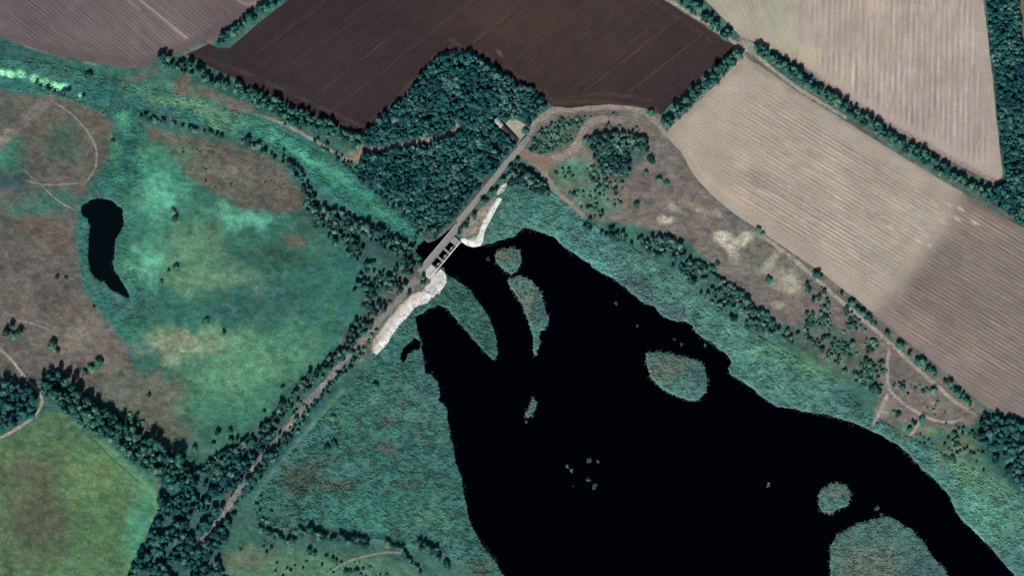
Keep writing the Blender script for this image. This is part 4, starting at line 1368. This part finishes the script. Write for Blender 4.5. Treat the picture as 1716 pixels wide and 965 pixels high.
stand('woodland', ('poly', [(-20, 640), (10, 638), (34, 642), (55, 655), (63, 680), (54, 698), (20, 714), (-20, 726)]), 9.0, (4.2, 6.5), (8, 12), 0.95, 'tree in the small wood inside the bend of the left track', 'trees of the small left wood')
LOWER = [(272, 774), (330, 792), (390, 768), (440, 738), (470, 716), (484, 736), (430, 796), (402, 846), (384, 890), (366, 936), (392, 1000), (200, 1000), (225, 940), (248, 898), (270, 856), (266, 812)]
stand('woodland', ('poly', LOWER), 6.8, (2.6, 6.0), (5, 11), 0.66, 'dark tree in the broad wood at the bottom left', 'trees of the lower left wood')
stand('shelterbelt', ('line', [(92, 645), (128, 680), (182, 716), (246, 760), (300, 790)], 42), 7.6, (2.8, 6.8), (8, 17), 0.93, 'tall dark tree in the belt right of the green pasture', 'tall trees of the lower left belt')
stand('shelterbelt', ('line', [(1148, 6), (1175, 24), (1200, 44), (1221, 61)], 17), 7.3, (3.0, 5.2), (6, 9), 0.85, 'tree in the short belt between dark and fallow fields', 'trees of the upper belt')
stand('shelterbelt', ('line', [(1134, 190), (1180, 146), (1234, 94)], 16), 7.3, (3.1, 5.3), (8, 11), 1, 'tree in the straight belt between dark field and stubble', 'trees of the slanting belt')
stand('shelterbelt', ('poly', [(1106, 208), (1116, 198), (1128, 200), (1124, 210), (1112, 218)]), 7.3, (3.0, 5.1), (6, 9), 1, 'tree in the tiny clump below the slanting belt', 'trees of the tiny clump')
stand('shelterbelt', ('line', [(1274, 86), (1320, 116), (1400, 171), (1470, 218), (1550, 268), (1610, 304), (1660, 326)], 14), 7.1, (3.0, 5.3), (7, 10), 0.97, 'tree in the long belt between the two pale fields', 'trees of the long belt')
stand('shelterbelt', ('line', [(372, 70), (404, 42), (440, 18), (482, -14)], 14), 7.3, (2.8, 5.2), (7, 10), 0.85, 'tree in the belt between mauve field and dark field', 'trees of the top left belt')
stand('shelterbelt', ('line', [(272, 101), (320, 117), (372, 140), (430, 166)], 19), 7.3, (2.8, 5.3), (6, 10), 0.75, 'tree in the ragged belt below the mauve field corner', 'trees of the ragged belt')
stand('shelterbelt', ('line', [(430, 166), (480, 190), (540, 214), (602, 238)], 24), 6.9, (2.8, 5.2), (6, 10), 0.9, 'tree in the dense belt under the dark field edge', 'trees of the belt under the dark field')
stand('shelterbelt', ('line', [(1346, 446), (1372, 465), (1400, 488), (1440, 522), (1462, 546), (1500, 574), (1540, 606), (1580, 640), (1622, 674), (1650, 692)], 8), 7.3, (2.5, 5.0), (4, 7), 0.72, 'tree in the thin row between stubble and farm track', 'trees of the thin row')
stand('riverside', ('line', [(522, 352), (560, 364), (610, 384), (655, 405), (694, 434)], 26), 6.9, (2.7, 5.2), (6, 10), 0.9, 'dark tree in the belt along the stream below the dam', 'trees along the lower stream')
stand('riverside', ('line', [(540, 372), (580, 402), (616, 440), (610, 480)], 30), 8.6, (2.5, 5.0), (6, 9), 0.7, 'tree scattered between the left meadow and the dam', 'trees at the meadow edge')
stand('riverside', ('line', [(420, 240), (470, 262), (505, 298), (525, 340)], 14), 7.7, (2.4, 4.6), (5, 8), 0.8, 'tree lining the stream beside the brown slope', 'trees along the middle stream')
stand('riverside', ('line', [(238, 196), (300, 212), (360, 228), (420, 242)], 8), 7.7, (2.2, 4.4), (4, 7), 0.75, 'small tree in the line above the brown slope', 'trees along the upper stream')
stand('riverside', ('poly', [(704, 458), (718, 470), (700, 486), (660, 508), (630, 545), (600, 570), (580, 575), (596, 520), (622, 470), (660, 446), (690, 438)]), 8.6, (2.4, 5.0), (6, 9), 0.75, 'tree on the bare embankment left of the sluice', 'trees on the embankment')
stand('riverside', ('line', [(622, 542), (562, 604), (502, 655), (462, 704), (402, 752), (335, 790)], 18), 7.3, (2.5, 4.8), (6, 9), 0.85, 'tree in the belt along the upper side of the embankment track', 'trees along the embankment track')
stand('riverside', ('line', [(640, 548), (600, 592), (545, 652), (500, 704), (455, 762), (420, 812)], 18), 8.2, (2.1, 4.0), (4, 7), 0.85, 'tree overhanging the lower side of the embankment track', 'trees below the embankment track')
stand('riverside', ('line', [(985, 376), (1030, 394), (1075, 408), (1115, 428), (1150, 446)], 18), 7.7, (2.4, 4.4), (4, 7), 0.65, 'tree on the lake bank below the bare slope', 'trees on the upper lake bank')
stand('riverside', ('poly', [(1082, 396), (1110, 394), (1150, 412), (1166, 432), (1200, 462), (1232, 480), (1262, 512), (1310, 548), (1340, 560), (1330, 575), (1280, 560), (1230, 540), (1190, 510), (1160, 480), (1120, 440)]), 6.8, (2.5, 5.0), (4, 8), 0.7, 'tree in the thicket between lake reeds and bare slope', 'trees of the lake bank thicket')
stand('riverside', ('poly', [(980, 236), (1000, 226), (1040, 222), (1084, 232), (1086, 254), (1062, 264), (1058, 284), (1046, 300), (1020, 290), (1000, 276), (986, 256)]), 6.9, (2.7, 5.0), (5, 9), 0.92, 'dark tree in the clump between the looping track and slope', 'trees of the dark clump')
stand('riverside', ('poly', [(856, 292), (866, 280), (886, 284), (906, 299), (921, 320), (926, 336), (900, 326), (872, 312), (852, 318)]), 6.5, (2.7, 4.8), (6, 10), 1, 'dark tree in the wedge just below the track junction', 'trees of the wedge')
stand('riverside', ('line', [(868, 270), (846, 300), (824, 326), (802, 354), (782, 378), (766, 398)], 8), 9.5, (2.5, 4.8), (5, 8), 0.9, 'round tree in the row on the lake side of the road', 'trees beside the road')
stand('riverside', ('line', [(728, 392), (706, 384), (700, 398)], 18), 8.2, (2.5, 5.0), (5, 8), 0.8, 'tree at the outlet pool above the bridge', 'trees at the outlet')
stand('riverside', ('line', [(436, 888), (462, 898), (492, 911)], 9), 6.9, (3.0, 5.2), (6, 9), 1, 'tree in the leftmost dark hedge row at the bottom', 'trees of the leftmost hedge row')
stand('riverside', ('line', [(502, 890), (524, 890), (546, 904), (566, 902), (590, 904), (614, 911)], 10), 6.9, (3.1, 5.7), (7, 10), 1, 'tree in the longest dark hedge row at the bottom', 'trees of the longest hedge row')
stand('riverside', ('line', [(514, 922), (534, 930), (562, 938)], 6), 6.9, (2.2, 3.9), (4, 6), 1, 'tree in the low hedge row nearest the bottom edge', 'trees of the low hedge row')
stand('riverside', ('line', [(650, 910), (664, 918), (680, 930), (692, 948), (700, 962)], 9), 7.3, (2.4, 4.8), (5, 8), 0.9, 'tree in the hedge bending down to the bottom edge', 'trees of the bending hedge')
stand('riverside', ('line', [(702, 912), (718, 918), (734, 930)], 10), 6.9, (3.1, 5.5), (7, 10), 1, 'tree in the isolated pale green clump near the bottom', 'trees of the isolated clump')
stand('riverside', ('line', [(58, 140), (75, 150), (95, 156), (118, 158), (140, 166)], 6), 7.3, (2.4, 4.6), (5, 8), 0.9, 'tree edging the bright green patches at the left', 'trees by the bright patches')
# bushes
stand('bush', ('line', [(690, 482), (660, 514), (628, 552), (590, 596), (540, 652), (490, 712), (446, 766), (408, 818), (372, 872)], 24), 8.0, (1.6, 3.6), (2, 4.5), 0.5, 'bush on the embankment close to the sloping track', 'bushes on the embankment')
stand('bush', ('poly', [(886, 244), (906, 216), (932, 201), (982, 193), (975, 214), (960, 238), (940, 250), (905, 261), (886, 258)]), 6.0, (1.4, 3.8), (2, 3.6), 0.85, 'grey green bush in the shrubland between the two tracks', 'bushes between the tracks')
stand('bush', ('poly', [(985, 195), (1040, 188), (1070, 200), (1085, 226), (1040, 220), (1000, 222)]), 7.6, (1.2, 3.4), (1.6, 3), 0.4, 'bush dotted along the brown ground below the dark field', 'bushes below the dark field')
stand('bush', ('poly', [(922, 296), (950, 280), (985, 270), (1020, 292), (1045, 302), (1040, 345), (1010, 368), (985, 366), (950, 330)]), 7.6, (1.4, 4.2), (2, 4), 0.5, 'bush on the green triangle above the lake reeds', 'bushes on the green triangle')
stand('bush', ('poly', [(1350, 470), (1376, 474), (1412, 510), (1448, 545), (1480, 580), (1484, 640), (1470, 660), (1430, 640), (1400, 610), (1370, 590), (1345, 560), (1350, 520)]), 6.4, (1.4, 4.6), (2, 4.5), 0.5, 'bush scattered on the rough slope below the farm track', 'bushes below the farm track')
stand('bush', ('poly', [(1495, 600), (1520, 620), (1570, 660), (1610, 692), (1570, 700), (1520, 675), (1496, 650)]), 9.3, (1.3, 4.0), (2, 4), 0.3, 'bush inside the looped path', 'bushes inside the loop')
stand('bush', ('poly', [(1496, 690), (1540, 704), (1600, 712), (1636, 724), (1650, 760), (1670, 800), (1640, 790), (1590, 770), (1540, 745), (1500, 712)]), 8.5, (1.6, 4.4), (2, 4.5), 0.4, 'bush on the bank below the looped path', 'bushes below the loop')
stand('bush', ('poly', [(260, 240), (360, 240), (450, 270), (500, 330), (480, 350), (380, 330), (300, 280)]), 11.0, (0.8, 2.4), (1, 2), 0.3, 'tiny dark bush dotting the brown slope by the stream', 'tiny bushes on the brown slope')
stand('bush', ('poly', [(425, 840), (450, 815), (500, 870), (540, 880), (520, 900), (440, 880)]), 9.3, (1.4, 4.0), (2, 4), 0.35, 'bush at the lower left end of the marsh', 'bushes in the marsh end')
stand('bush', ('poly', [(395, 920), (440, 905), (560, 945), (640, 930), (660, 965), (400, 965)]), 11.0, (1.2, 3.6), (1.6, 3.4), 0.35, 'bush in the rough grass along the bottom edge', 'bushes along the bottom edge')
stand('bush', ('poly', [(200, 690), (220, 686), (250, 712), (262, 735), (235, 725)]), 7.6, (1.6, 4.0), (2, 4), 0.7, 'bush fringing the tall belt on the meadow side', 'bushes fringing the tall belt')
stand('bush', ('line', [(470, 205), (520, 232), (570, 262), (640, 330)], 12), 8.5, (1.6, 4.2), (2.5, 5), 0.5, 'bush along the reedy stream under the dense belt', 'bushes along the stream')
SINGLE = [  # x, y, crown radius px, height m, label
    (148, 127, 6, 5, 'lone dark bush on the strip below the mauve field'),
    (20, 545, 5, 7, 'northern bush of the big clump at the left edge'), (12, 556, 7, 7, 'western bush of the big clump at the left edge'), (32, 556, 7, 7, 'eastern bush of the big clump at the left edge'), (24, 563, 6, 5, 'southern bush of the big clump at the left edge'),
    (88, 577, 8, 7, 'round dark bush alone in the brown meadow'), (96, 586, 4, 3.5, 'small bush tucked below the round dark one'), (86, 620, 5.5, 4.5, 'small round bush just above the tall dark belt'),
    (166, 608, 8, 7, 'largest bush left of the pale bare slope'), (155, 616, 7, 5, 'bush directly beside the largest one on the slope'), (142, 622, 5, 3.5, 'lowest bush in the chain on the slope'), (22, 638, 5, 4, 'bush standing just outside the small left wood'),
    (95, 464, 4, 3, 'tiny dark bush in the brown ground left of the pond'), (110, 467, 4, 3, 'second tiny bush left of the pond'), (157, 514, 3, 2.5, 'tiny bush on the rushy edge below the pond'),
    (290, 355, 5, 4, 'upper bush of the pair in the bright green meadow'), (294, 366, 6, 4, 'lower bush of the pair in the bright green meadow'), (293, 448, 6, 4, 'dark bush in the middle of the green meadow'), (282, 454, 3, 3, 'small bush touching the dark meadow bush'), (270, 472, 4, 3, 'bush below left of the dark meadow bush'),
    (346, 537, 6, 3, 'flat grey bush in the lower green meadow'), (376, 556, 4, 3, 'small bush below the flat grey one'),
    (365, 724, 4.5, 5, 'first bush of the loose group near the lower wood'), (385, 722, 4.5, 5, 'top bush of the loose group near the lower wood'), (386, 736, 4.5, 5, 'middle bush of the loose group near the lower wood'), (398, 735, 4, 4.5, 'right bush of the loose group near the lower wood'), (357, 744, 4, 4, 'lowest bush of the loose group near the lower wood'), (326, 751, 5, 5, 'single bush left of the loose group by the lower wood'),
    (472, 650, 4.5, 4, 'bush in the meadow beside the embankment belt'), (443, 691, 4, 3.5, 'lower bush in the meadow beside the embankment belt'), (468, 686, 5, 4.5, 'bush right at the embankment belt edge'),
    (1270, 383, 5, 3.5, 'upper bush of the pair at the stubble field edge'), (1278, 391, 4, 3, 'lower bush of the pair at the stubble field edge'), (1288, 469, 6, 4, 'lone dark bush beside the pale bare patches'), (1065, 343, 6, 4, 'lone dark bush on the slope below the dark clump'), (1202, 441, 4, 3, 'small bush on the slope above the lake thicket'), (1191, 450, 6, 4, 'bush at the upper rim of the lake thicket'),
    (1090, 268, 6.5, 4.5, 'bush on the bare ground right of the dark clump'), (1083, 289, 4, 3, 'small bush below the one right of the dark clump'), (1104, 302, 6, 4, 'bush standing nearest the stubble field corner'), (1116, 306, 5, 3, 'flat bush beside the one nearest the stubble corner'),
    (1091, 188, 6.5, 4, 'dark bush on the tip of the ploughed field'), (880, 221, 6, 4.5, 'bush at the gate of the pale yard'), (1352, 474, 4, 3.5, 'bush at the upper bend of the farm track'),
    (562, 743, 6, 5, 'dark tall bush in the middle of the marsh'), (548, 748, 5, 4, 'bush left of the dark tall marsh bush'), (558, 700, 6, 4, 'bush near the ditch in the upper marsh'), (628, 645, 7, 5, 'bush in the marsh close to the lake inlet'),
    (750, 944, 6, 5, 'round bush with pale foot near the bottom shore'), (579, 956, 4, 4, 'left bush of the pair at the bottom edge'), (596, 957, 5, 4, 'right bush of the pair at the bottom edge'), (190, 236, 4, 3, 'small bush where the stream bends down'), (250, 660, 4, 3, 'tiny bush on the bare meadow edge'),
    (1512, 650, 5, 4, 'bush at the left part of the looped path'), (1564, 655, 7, 5, 'large bush inside the loop next to the farm track'), (1465, 650, 7, 5, 'dark bush left of the looped path'), (1473, 655, 5, 4, 'small companion of the dark bush left of the loop'), (1545, 703, 6, 4, 'bush on the lower curve of the looped path'),
]

crown_me = {}
trunk_me = [shared_mesh('trunk', *TRUNK[k], MAT_BARK) for k in range(3)]
for kind in ('woodland', 'shelterbelt', 'riverside', 'bush'):
    for k in range(NVAR):
        V, Fc = CROWN[('bush' if kind == 'bush' else 'tree', k)]
        crown_me[(kind, k)] = shared_mesh('crown', V, Fc, MAT_LEAF[kind])
NAMES = {'woodland': 'woodland_tree', 'shelterbelt': 'shelterbelt_tree', 'riverside': 'riverside_tree', 'bush': 'bush'}
CATS = {'woodland': 'tree', 'shelterbelt': 'tree', 'riverside': 'tree', 'bush': 'bush'}


def plant(kind, p, R, hgt, label, group, r, z):
    e = bpy.data.objects.new(NAMES[kind], None)
    COL.objects.link(e)
    e.location = W(p, z)
    e.scale = (R * M * r.uniform(0.9, 1.1), R * M * r.uniform(0.9, 1.1), hgt)
    e.rotation_euler = (0, 0, r.uniform(0, 6.283))
    tag(e, label, CATS[kind], group)
    for nm, me in (('trunk', trunk_me[r.integers(3)]), ('crown', crown_me[(kind, int(r.integers(NVAR)))])):
        c = bpy.data.objects.new(nm, me)
        COL.objects.link(c)
        c.parent = e
    return e


def sector_label(base, p, R, st):
    P, RR = st[1], st[2]
    lo, hi = np.quantile(P, 0.02, axis=0), np.quantile(P, 0.98, axis=0)
    u, v = np.clip((np.asarray(p) - lo) / (hi - lo + 1e-6), 0, 0.999)
    row = ('top', 'upper', 'lower', 'bottom')[int(v * 4)]; col = ('far left', 'left', 'right', 'far right')[int(u * 4)]
    q = (RR < R).mean()
    size = 'broad' if q > 0.66 else ('medium' if q > 0.33 else 'small')
    noun = 'bush' if ' bush ' in ' ' + base + ' ' else 'tree'
    rest = base.split(noun, 1)[1].strip()
    text = f'{size} {noun} {rest}, {row} {col} part'
    return text if len(text.split()) <= 16 else text.replace(' part', '').replace('far ', '')


def in_view(P, pad=-1):
    return (P[:, 0] > pad) & (P[:, 0] < 1716 - pad) & (P[:, 1] > pad) & (P[:, 1] < 965 - pad)


MASS_NAMES = {'woodland': ('woodland', 'the rest of the dense dark green woods'), 'shelterbelt': ('shelterbelt_growth', 'the rest of the field belt trees'),
              'riverside': ('riverside_growth', 'the rest of the stream and bank trees'), 'bush': ('scrub', 'the rest of the scattered scrub')}
clear = np.array(YARD, float)
for kind in ('woodland', 'shelterbelt', 'riverside', 'bush'):
    rows = [s for s in STANDS if s[0] == kind]
    P = np.concatenate([s[1] for s in rows]); R = np.concatenate([s[2] for s in rows]); Hh = np.concatenate([s[3] for s in rows])
    lab = np.concatenate([[i] * len(s[1]) for i, s in enumerate(rows)])
    # keep roads, yard and shed clear
    keep = np.ones(len(P), bool)
    keep &= sdf_box(P, YARD, 10) > 2
    keep &= line_dist(P, [tuple(A), tuple(B)]) > 6.5
    keep &= line_dist(P, [(700, 466), (768, 371), (835, 291), (886, 228)]) > 7.5
    keep &= line_dist(P, [(772, 214), (750, 227), (700, 238), (640, 250), (612, 250)]) > 6.0
    keep &= line_dist(P, [(806, 221), (846, 259)]) > 3.0
    for poly in (REV_W, CAP_W, CAP_E):
        keep &= sdf_box(P, poly, 10) > 1.0
    dt = line_dist(P, TRACKS[0][1])
    keep &= (dt > 5.0) | ((dt > 1.5) & (fbm(P, 12, 444, 2) > 0.18) & (P[:, 1] > 530) & (P[:, 1] < 770))
    for tr in TRACKS[1:8]:
        keep &= line_dist(P, tr[1]) > tr[2] / 2 + 1.5
    P, R, Hh, lab = P[keep], R[keep], Hh[keep], lab[keep]
    z = H_at(P) - 0.05
    vis = in_view(P, 2)
    order = np.argsort(-(R * np.where(vis, 1, 0)))
    lim = 285 if kind != 'bush' else 225
    chosen = order[:lim]
    r = np.random.default_rng(501)
    for i in chosen:
        if vis[i]:
            plant(kind, P[i], R[i], Hh[i], sector_label(rows[lab[i]][4], P[i], R[i], rows[lab[i]]), rows[lab[i]][5], r, z[i])
    rest = np.setdiff1d(np.arange(len(P)), chosen[vis[chosen]])
    if len(rest) == 0:
        continue
    Vs, Fs, Ts, n = [], [], [], 0
    var = r.integers(NVAR, size=len(rest))
    for k in range(NVAR):
        V, Fc = CROWN[('bush' if kind == 'bush' else 'tree', k)]
        ids = rest[var == k]
        if len(ids) == 0:
            continue
        ang = r.uniform(0, 6.283, len(ids)); c, s = np.cos(ang)[:, None], np.sin(ang)[:, None]
        rr = (R[ids] * M)[:, None]
        X = (V[None, :, 0] * c - V[None, :, 1] * s) * rr + ((P[ids, 0] - CX) * M)[:, None]
        Y = (V[None, :, 0] * s + V[None, :, 1] * c) * rr + ((CY - P[ids, 1]) * M)[:, None]
        Z = V[None, :, 2] * Hh[ids][:, None] + z[ids][:, None]
        Vs.append(np.stack([X, Y, Z], 2).reshape(-1, 3))
        Fs.append((Fc[None] + (np.arange(len(ids)) * len(V))[:, None, None]).reshape(-1, 3) + n)
        Ts.append(np.repeat(np.clip(0.5 + 0.55 * fbm(P[ids], 34, 333, 3) + r.uniform(-0.38, 0.38, len(ids)), 0, 1), len(V)))
        n += len(ids) * len(V)
    nm, lb = MASS_NAMES[kind]
    o = mesh_np(nm, np.concatenate(Vs), np.concatenate(Fs), MAT_LEAF_MASS[kind], floats={'tint': np.concatenate(Ts)})
    tag(o, lb, kind='stuff')
    print('STAND', kind, 'total', len(P), 'visible', int(vis.sum()), 'mass', len(rest))
r = np.random.default_rng(77)
for (x, y, R, hgt, lb) in SINGLE:
    plant('bush', (x, y + 1), R, hgt, lb, 'single bushes', r, float(H_at([(x, y)])[0]) - 0.05)

# ------------------------------------------------------------------ reeds and grass
def tuft_geo(P, z, size, hgt, col, r, lean=(0.35, 0.15)):
    """Three-sided leaning tussocks, one per point."""
    n = len(P)
    ang = r.uniform(0, 6.283, n)
    X0 = (P[:, 0] - CX) * M; Y0 = (CY - P[:, 1]) * M
    vs = []
    for k in range(3):
        a = ang + k * 2.094
        rr = size * r.uniform(0.7, 1.25, n)
        vs.append(np.stack([X0 + np.cos(a) * rr, Y0 + np.sin(a) * rr, z - 0.12], 1))
    la = r.normal(0.4, 0.7, n); lm = r.uniform(0.1, 0.8, n) * hgt
    vs.append(np.stack([X0 + np.cos(la) * lm * 0.7, Y0 + np.sin(la) * lm * 0.7, z + hgt], 1))
    V = np.stack(vs, 1).reshape(-1, 3)
    b = (np.arange(n) * 4)[:, None]
    Fq = np.stack([b + np.array([0, 1, 3]), b + np.array([1, 2, 3]), b + np.array([2, 0, 3])], 1).reshape(-1, 3)
    C = np.repeat(col, 4, axis=0)
    return V, Fq, C


HARD = [REV_W, CAP_W, CAP_E, YARD]


def off_hard(P):
    k = np.ones(len(P), bool)
    for poly in HARD:
        k &= sdf_box(P, poly, 6) > 0.5
    k &= line_dist(P, [(694, 474), (768, 371), (835, 291), (886, 228)]) > 7
    for tr in TRACKS:
        k &= line_dist(P, tr[1]) > tr[2] / 2 + 0.5
    return k


def tuft_colors(P, r, spread=0.22, dry=0.04):
    c = land_at(P)
    v = 1 + spread * r.uniform(-1, 1, len(P)) + 0.22 * fbm(P, 13, 611, 3)
    c = c * np.clip(v, 0.35, 2)[:, None] * 1.42
    m = r.uniform(size=len(P)) < dry
    c[m] = c[m] * 0.7 + np.array(S(132, 138, 122)) * 0.3
    return c


def bed(name, polys, per, size, hgt, label, mat, seed, wmin=-1.0, rim=0.0, bright=1.0):
    r = np.random.default_rng(seed)
    P = np.concatenate([scatter(p, per, r) for p in polys])
    wd = water_dist(P)
    k = (wd > wmin) & off_hard(P)
    # sparse outposts of reed in the shallows
    k &= (wd > 0.3) | (r.uniform(size=len(P)) < np.exp(np.minimum(wd, 0) / (0.7 + 2.6 * sstep(-0.3, 0.5, fbm(P, 34, 98, 3)))) * np.clip(0.5 + 1.3 * fbm(P, 11, 97, 3), 0, 1))
    P = P[k]; wd = wd[k]
    col = tuft_colors(P, r) * bright * (0.35 + 0.65 * sstep(-3.5, 0.5, wd))[:, None]
    if rim:
        # pale outer fringe of the reed along the open water
        e = (sstep(5, 1.5, wd) * sstep(-1.5, 1.0, wd))[:, None] * rim
        col = col * (1 - e) + np.array(S(130, 168, 160)) * e
    cl = vnoise(P[:, 0] / 5.0, P[:, 1] / 3.2, 71) * 0.6 + vnoise(P[:, 0] / 14, P[:, 1] / 9, 72) * 0.4
    big = 0.45 + 0.95 * sstep(0.3, 0.75, cl)
    V, Fq, C = tuft_geo(P, np.maximum(H_at(P), ZW), r.uniform(*size, len(P)) * (0.75 + 0.4 * cl) * (0.55 + 0.45 * sstep(-0.5, 2.0, wd)), r.uniform(*hgt, len(P)) * big, col, r)
    o = mesh_np(name, V, Fq, mat, colors=C)
    tag(o, label, kind='stuff')
    print('BED', name, len(P))


MARSH = [(716, 500), (694, 512), (671, 538), (648, 572), (632, 598), (586, 650), (540, 700), (490, 756), (440, 815), (424, 850), (432, 880), (520, 890), (620, 903), (740, 925), (866, 1010), (856, 940), (806, 860), (786, 740), (760, 660), (724, 600), (715, 520)]
SPIT = [(735, 490), (748, 468), (757, 458), (774, 464), (798, 487), (838, 555), (842, 600), (826, 612), (788, 574), (745, 524), (716, 526), (700, 537), (694, 518)]
BANK_E = [(810, 408), (818, 376), (842, 336), (868, 304), (905, 308), (945, 338), (1000, 380), (1100, 440), (1200, 520), (1300, 580), (1400, 640), (1452, 692), (1540, 740), (1640, 790), (1760, 860), (1760, 1060), (1690, 975), (1590, 880), (1505, 765), (1400, 712), (1255, 666), (1146, 552), (1036, 488), (926, 418), (880, 396), (850, 410), (815, 415)]
STREAM = [(-10, 100), (60, 100), (200, 135), (300, 160), (420, 195), (500, 235), (610, 300), (718, 398), (690, 420), (600, 362), (520, 300), (440, 240), (330, 205), (240, 195), (240, 300), (215, 330), (160, 320), (150, 300), (185, 265), (190, 200), (110, 165), (0, 148), (-10, 148)]
PONDRIM = [(128, 340), (150, 322), (200, 325), (225, 360), (215, 430), (235, 480), (260, 520), (240, 560), (205, 570), (165, 520), (135, 460), (130, 400)]
bed('reed_bed', [MARSH, SPIT], 0.75, (0.7, 1.5), (0.6, 1.7), 'teal reed marsh between the embankment and the lake', MAT_TUFT, 31, -6, 0.25)
bed('reed_bed', [BANK_E], 0.75, (0.7, 1.5), (0.6, 1.7), 'broad teal reed bed along the right shore of the lake', MAT_TUFT, 32, -6, 0.3)
bed('reed_bed', [STREAM], 0.7, (0.7, 1.5), (0.4, 1.3), 'reed and sedge filling the stream valley', MAT_TUFT, 33, -1.0)
bed('rushes', [PONDRIM], 0.7, (0.6, 1.3), (0.3, 1.1), 'rushes fringing the small crooked pond', MAT_TUFT, 34, -5)
MEADOW = [(225, 200), (300, 232), (420, 260), (520, 350), (600, 430), (600, 560), (470, 690), (330, 780), (300, 770), (90, 620), (0, 600), (0, 160), (110, 172), (186, 206), (192, 235), (150, 300), (130, 340), (130, 400), (140, 470), (205, 572), (260, 540), (220, 430), (225, 350)]
PASTURE = [(0, 738), (45, 715), (80, 693), (112, 693), (200, 772), (262, 838), (250, 885), (212, 965), (0, 965)]
SLOPE = [(1060, 270), (1120, 230), (1160, 295), (1280, 396), (1400, 482), (1530, 590), (1640, 700), (1720, 840), (1540, 742), (1460, 700), (1400, 640), (1300, 580), (1200, 520), (1080, 430), (990, 375), (920, 310), (880, 250), (930, 190), (1080, 195)]
SOUTH = [(380, 965), (420, 910), (520, 895), (640, 905), (740, 928), (830, 965)]
bed('meadow_grass', [MEADOW, PASTURE, SLOPE, SOUTH], 0.2, (0.45, 1.1), (0.12, 0.5), 'short rough grass tussocks of the meadows', MAT_GRASS, 35, 0.5, 0.0, 0.78)

# reed islands
def mound(e, poly, seed, top, dim=1.0, dens=0.8):
    raw = np.asarray(poly, float)
    poly = rough(poly, 4, 2.4 if len(poly) > 9 else 1.5, seed)
    P, Q, uv = patch_geo(grown(poly, 1.5), 2.2, 2.2)
    d = -sdf(P, poly)
    z = ZW + np.clip(d * 0.35, -0.6, 1) * top + 0.1 * fbm(P, 8, seed, 2)
    r = np.random.default_rng(seed)
    p = Paint(P, S(82, 118, 112))
    c = np.mean(poly, 0); ext = np.ptp(poly, axis=0)
    p.blob(c[0] - ext[0] * 0.15, c[1] - ext[1] * 0.1, ext[0] * 0.25 + 2, ext[1] * 0.2 + 2, S(112, 120, 104), 0.7)
    p.blob(c[0] + ext[0] * 0.25, c[1] + ext[1] * 0.1, ext[0] * 0.2 + 2, ext[1] * 0.25 + 2, S(66, 96, 98), 0.7)
    p.blob(c[0], c[1] + ext[1] * 0.3, ext[0] * 0.4 + 2, ext[1] * 0.15 + 2, S(84, 134, 122), 0.6)
    X = lambda q, zz: np.stack([(q[:, 0] - CX) * M, (CY - q[:, 1]) * M, zz], 1) - np.array(e.location)
    mesh_np('bank', X(P, z), Q, MAT_LAND, parent=e, colors=p.C * 0.8 * dim, smooth=True)
    T = scatter(grown(poly, 5.0 if top > 0.5 else 1.0), dens, r)
    dT = -sdf(T, poly)
    k = (dT > 0.3) | (r.uniform(size=len(T)) < 0.6 * np.exp(np.minimum(dT, 0) / 1.4))
    T = T[k]; dT = dT[k]
    sub = P[::3]
    near = np.concatenate([np.argmin(((c[:, None, :] - sub[None]) ** 2).sum(2), 1) for c in np.array_split(T, len(T) // 1500 + 1)])
    col = p.C[::3][near] * (1 + 0.35 * r.uniform(-1, 1, len(T)))[:, None] * 1.5
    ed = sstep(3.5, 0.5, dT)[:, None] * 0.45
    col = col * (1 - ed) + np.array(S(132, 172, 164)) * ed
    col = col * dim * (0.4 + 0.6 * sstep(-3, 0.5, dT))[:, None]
    big = 0.4 + 0.95 * sstep(0.3, 0.75, 0.6 * vnoise(T[:, 0] / 5, T[:, 1] / 3.2, seed) + 0.4 * vnoise(T[:, 0] / 13, T[:, 1] / 10, seed + 1))
    col = col * (1 + 0.25 * fbm(T, 9, seed + 2, 3))[:, None]
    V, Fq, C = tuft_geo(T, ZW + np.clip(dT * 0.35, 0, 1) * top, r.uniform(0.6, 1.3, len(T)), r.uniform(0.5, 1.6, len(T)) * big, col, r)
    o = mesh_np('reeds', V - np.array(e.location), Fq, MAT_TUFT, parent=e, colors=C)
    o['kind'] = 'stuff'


for k, (lb, poly) in enumerate(ISLANDS):
    e = empty('reed_island', W(np.mean(poly, 0), ZW))
    tag(e, lb, 'reed island', 'reed islands in the lake')
    mound(e, poly, 700 + k, 0.7)
TUFT_WHERE = {0: 'small reed tuft just below the narrow reed sliver', 8: 'lone pale reed tuft left of the round island', 9: 'tiny reed tuft off the upper right shore', 10: 'tiny reed tuft in open water below the upper right shore',
              16: 'tiny reed tuft between the sluice and the first island', 17: 'tiny reed tuft hugging the left rim of the largest island'}
for k, (x, y, rr) in enumerate(TUFTS):
    r = np.random.default_rng(900 + k)
    a = np.arange(9) / 9 * 6.283
    q = rr * r.uniform(0.3, 1.2, 9)
    poly = np.stack([x + np.cos(a) * q * r.uniform(0.6, 1), y + np.sin(a) * q * r.uniform(0.6, 1)], 1)
    e = empty('reed_tuft', W((x, y), ZW))
    if k in TUFT_WHERE:
        lb = TUFT_WHERE[k]
    elif 1 <= k <= 7:
        lb = 'tiny grey reed tuft of the cluster in the lake centre'
    elif k in (14, 15):
        lb = 'tiny reed tuft at the tip of the largest island'
    else:
        lb = 'tiny reed tuft in the shallows above the oval island'
    tag(e, lb, 'reed tuft', 'reed tufts in the water')
    mound(e, poly, 950 + k, 0.1, 0.5 if k not in (0, 1, 2, 8) else 0.9, 0.6)
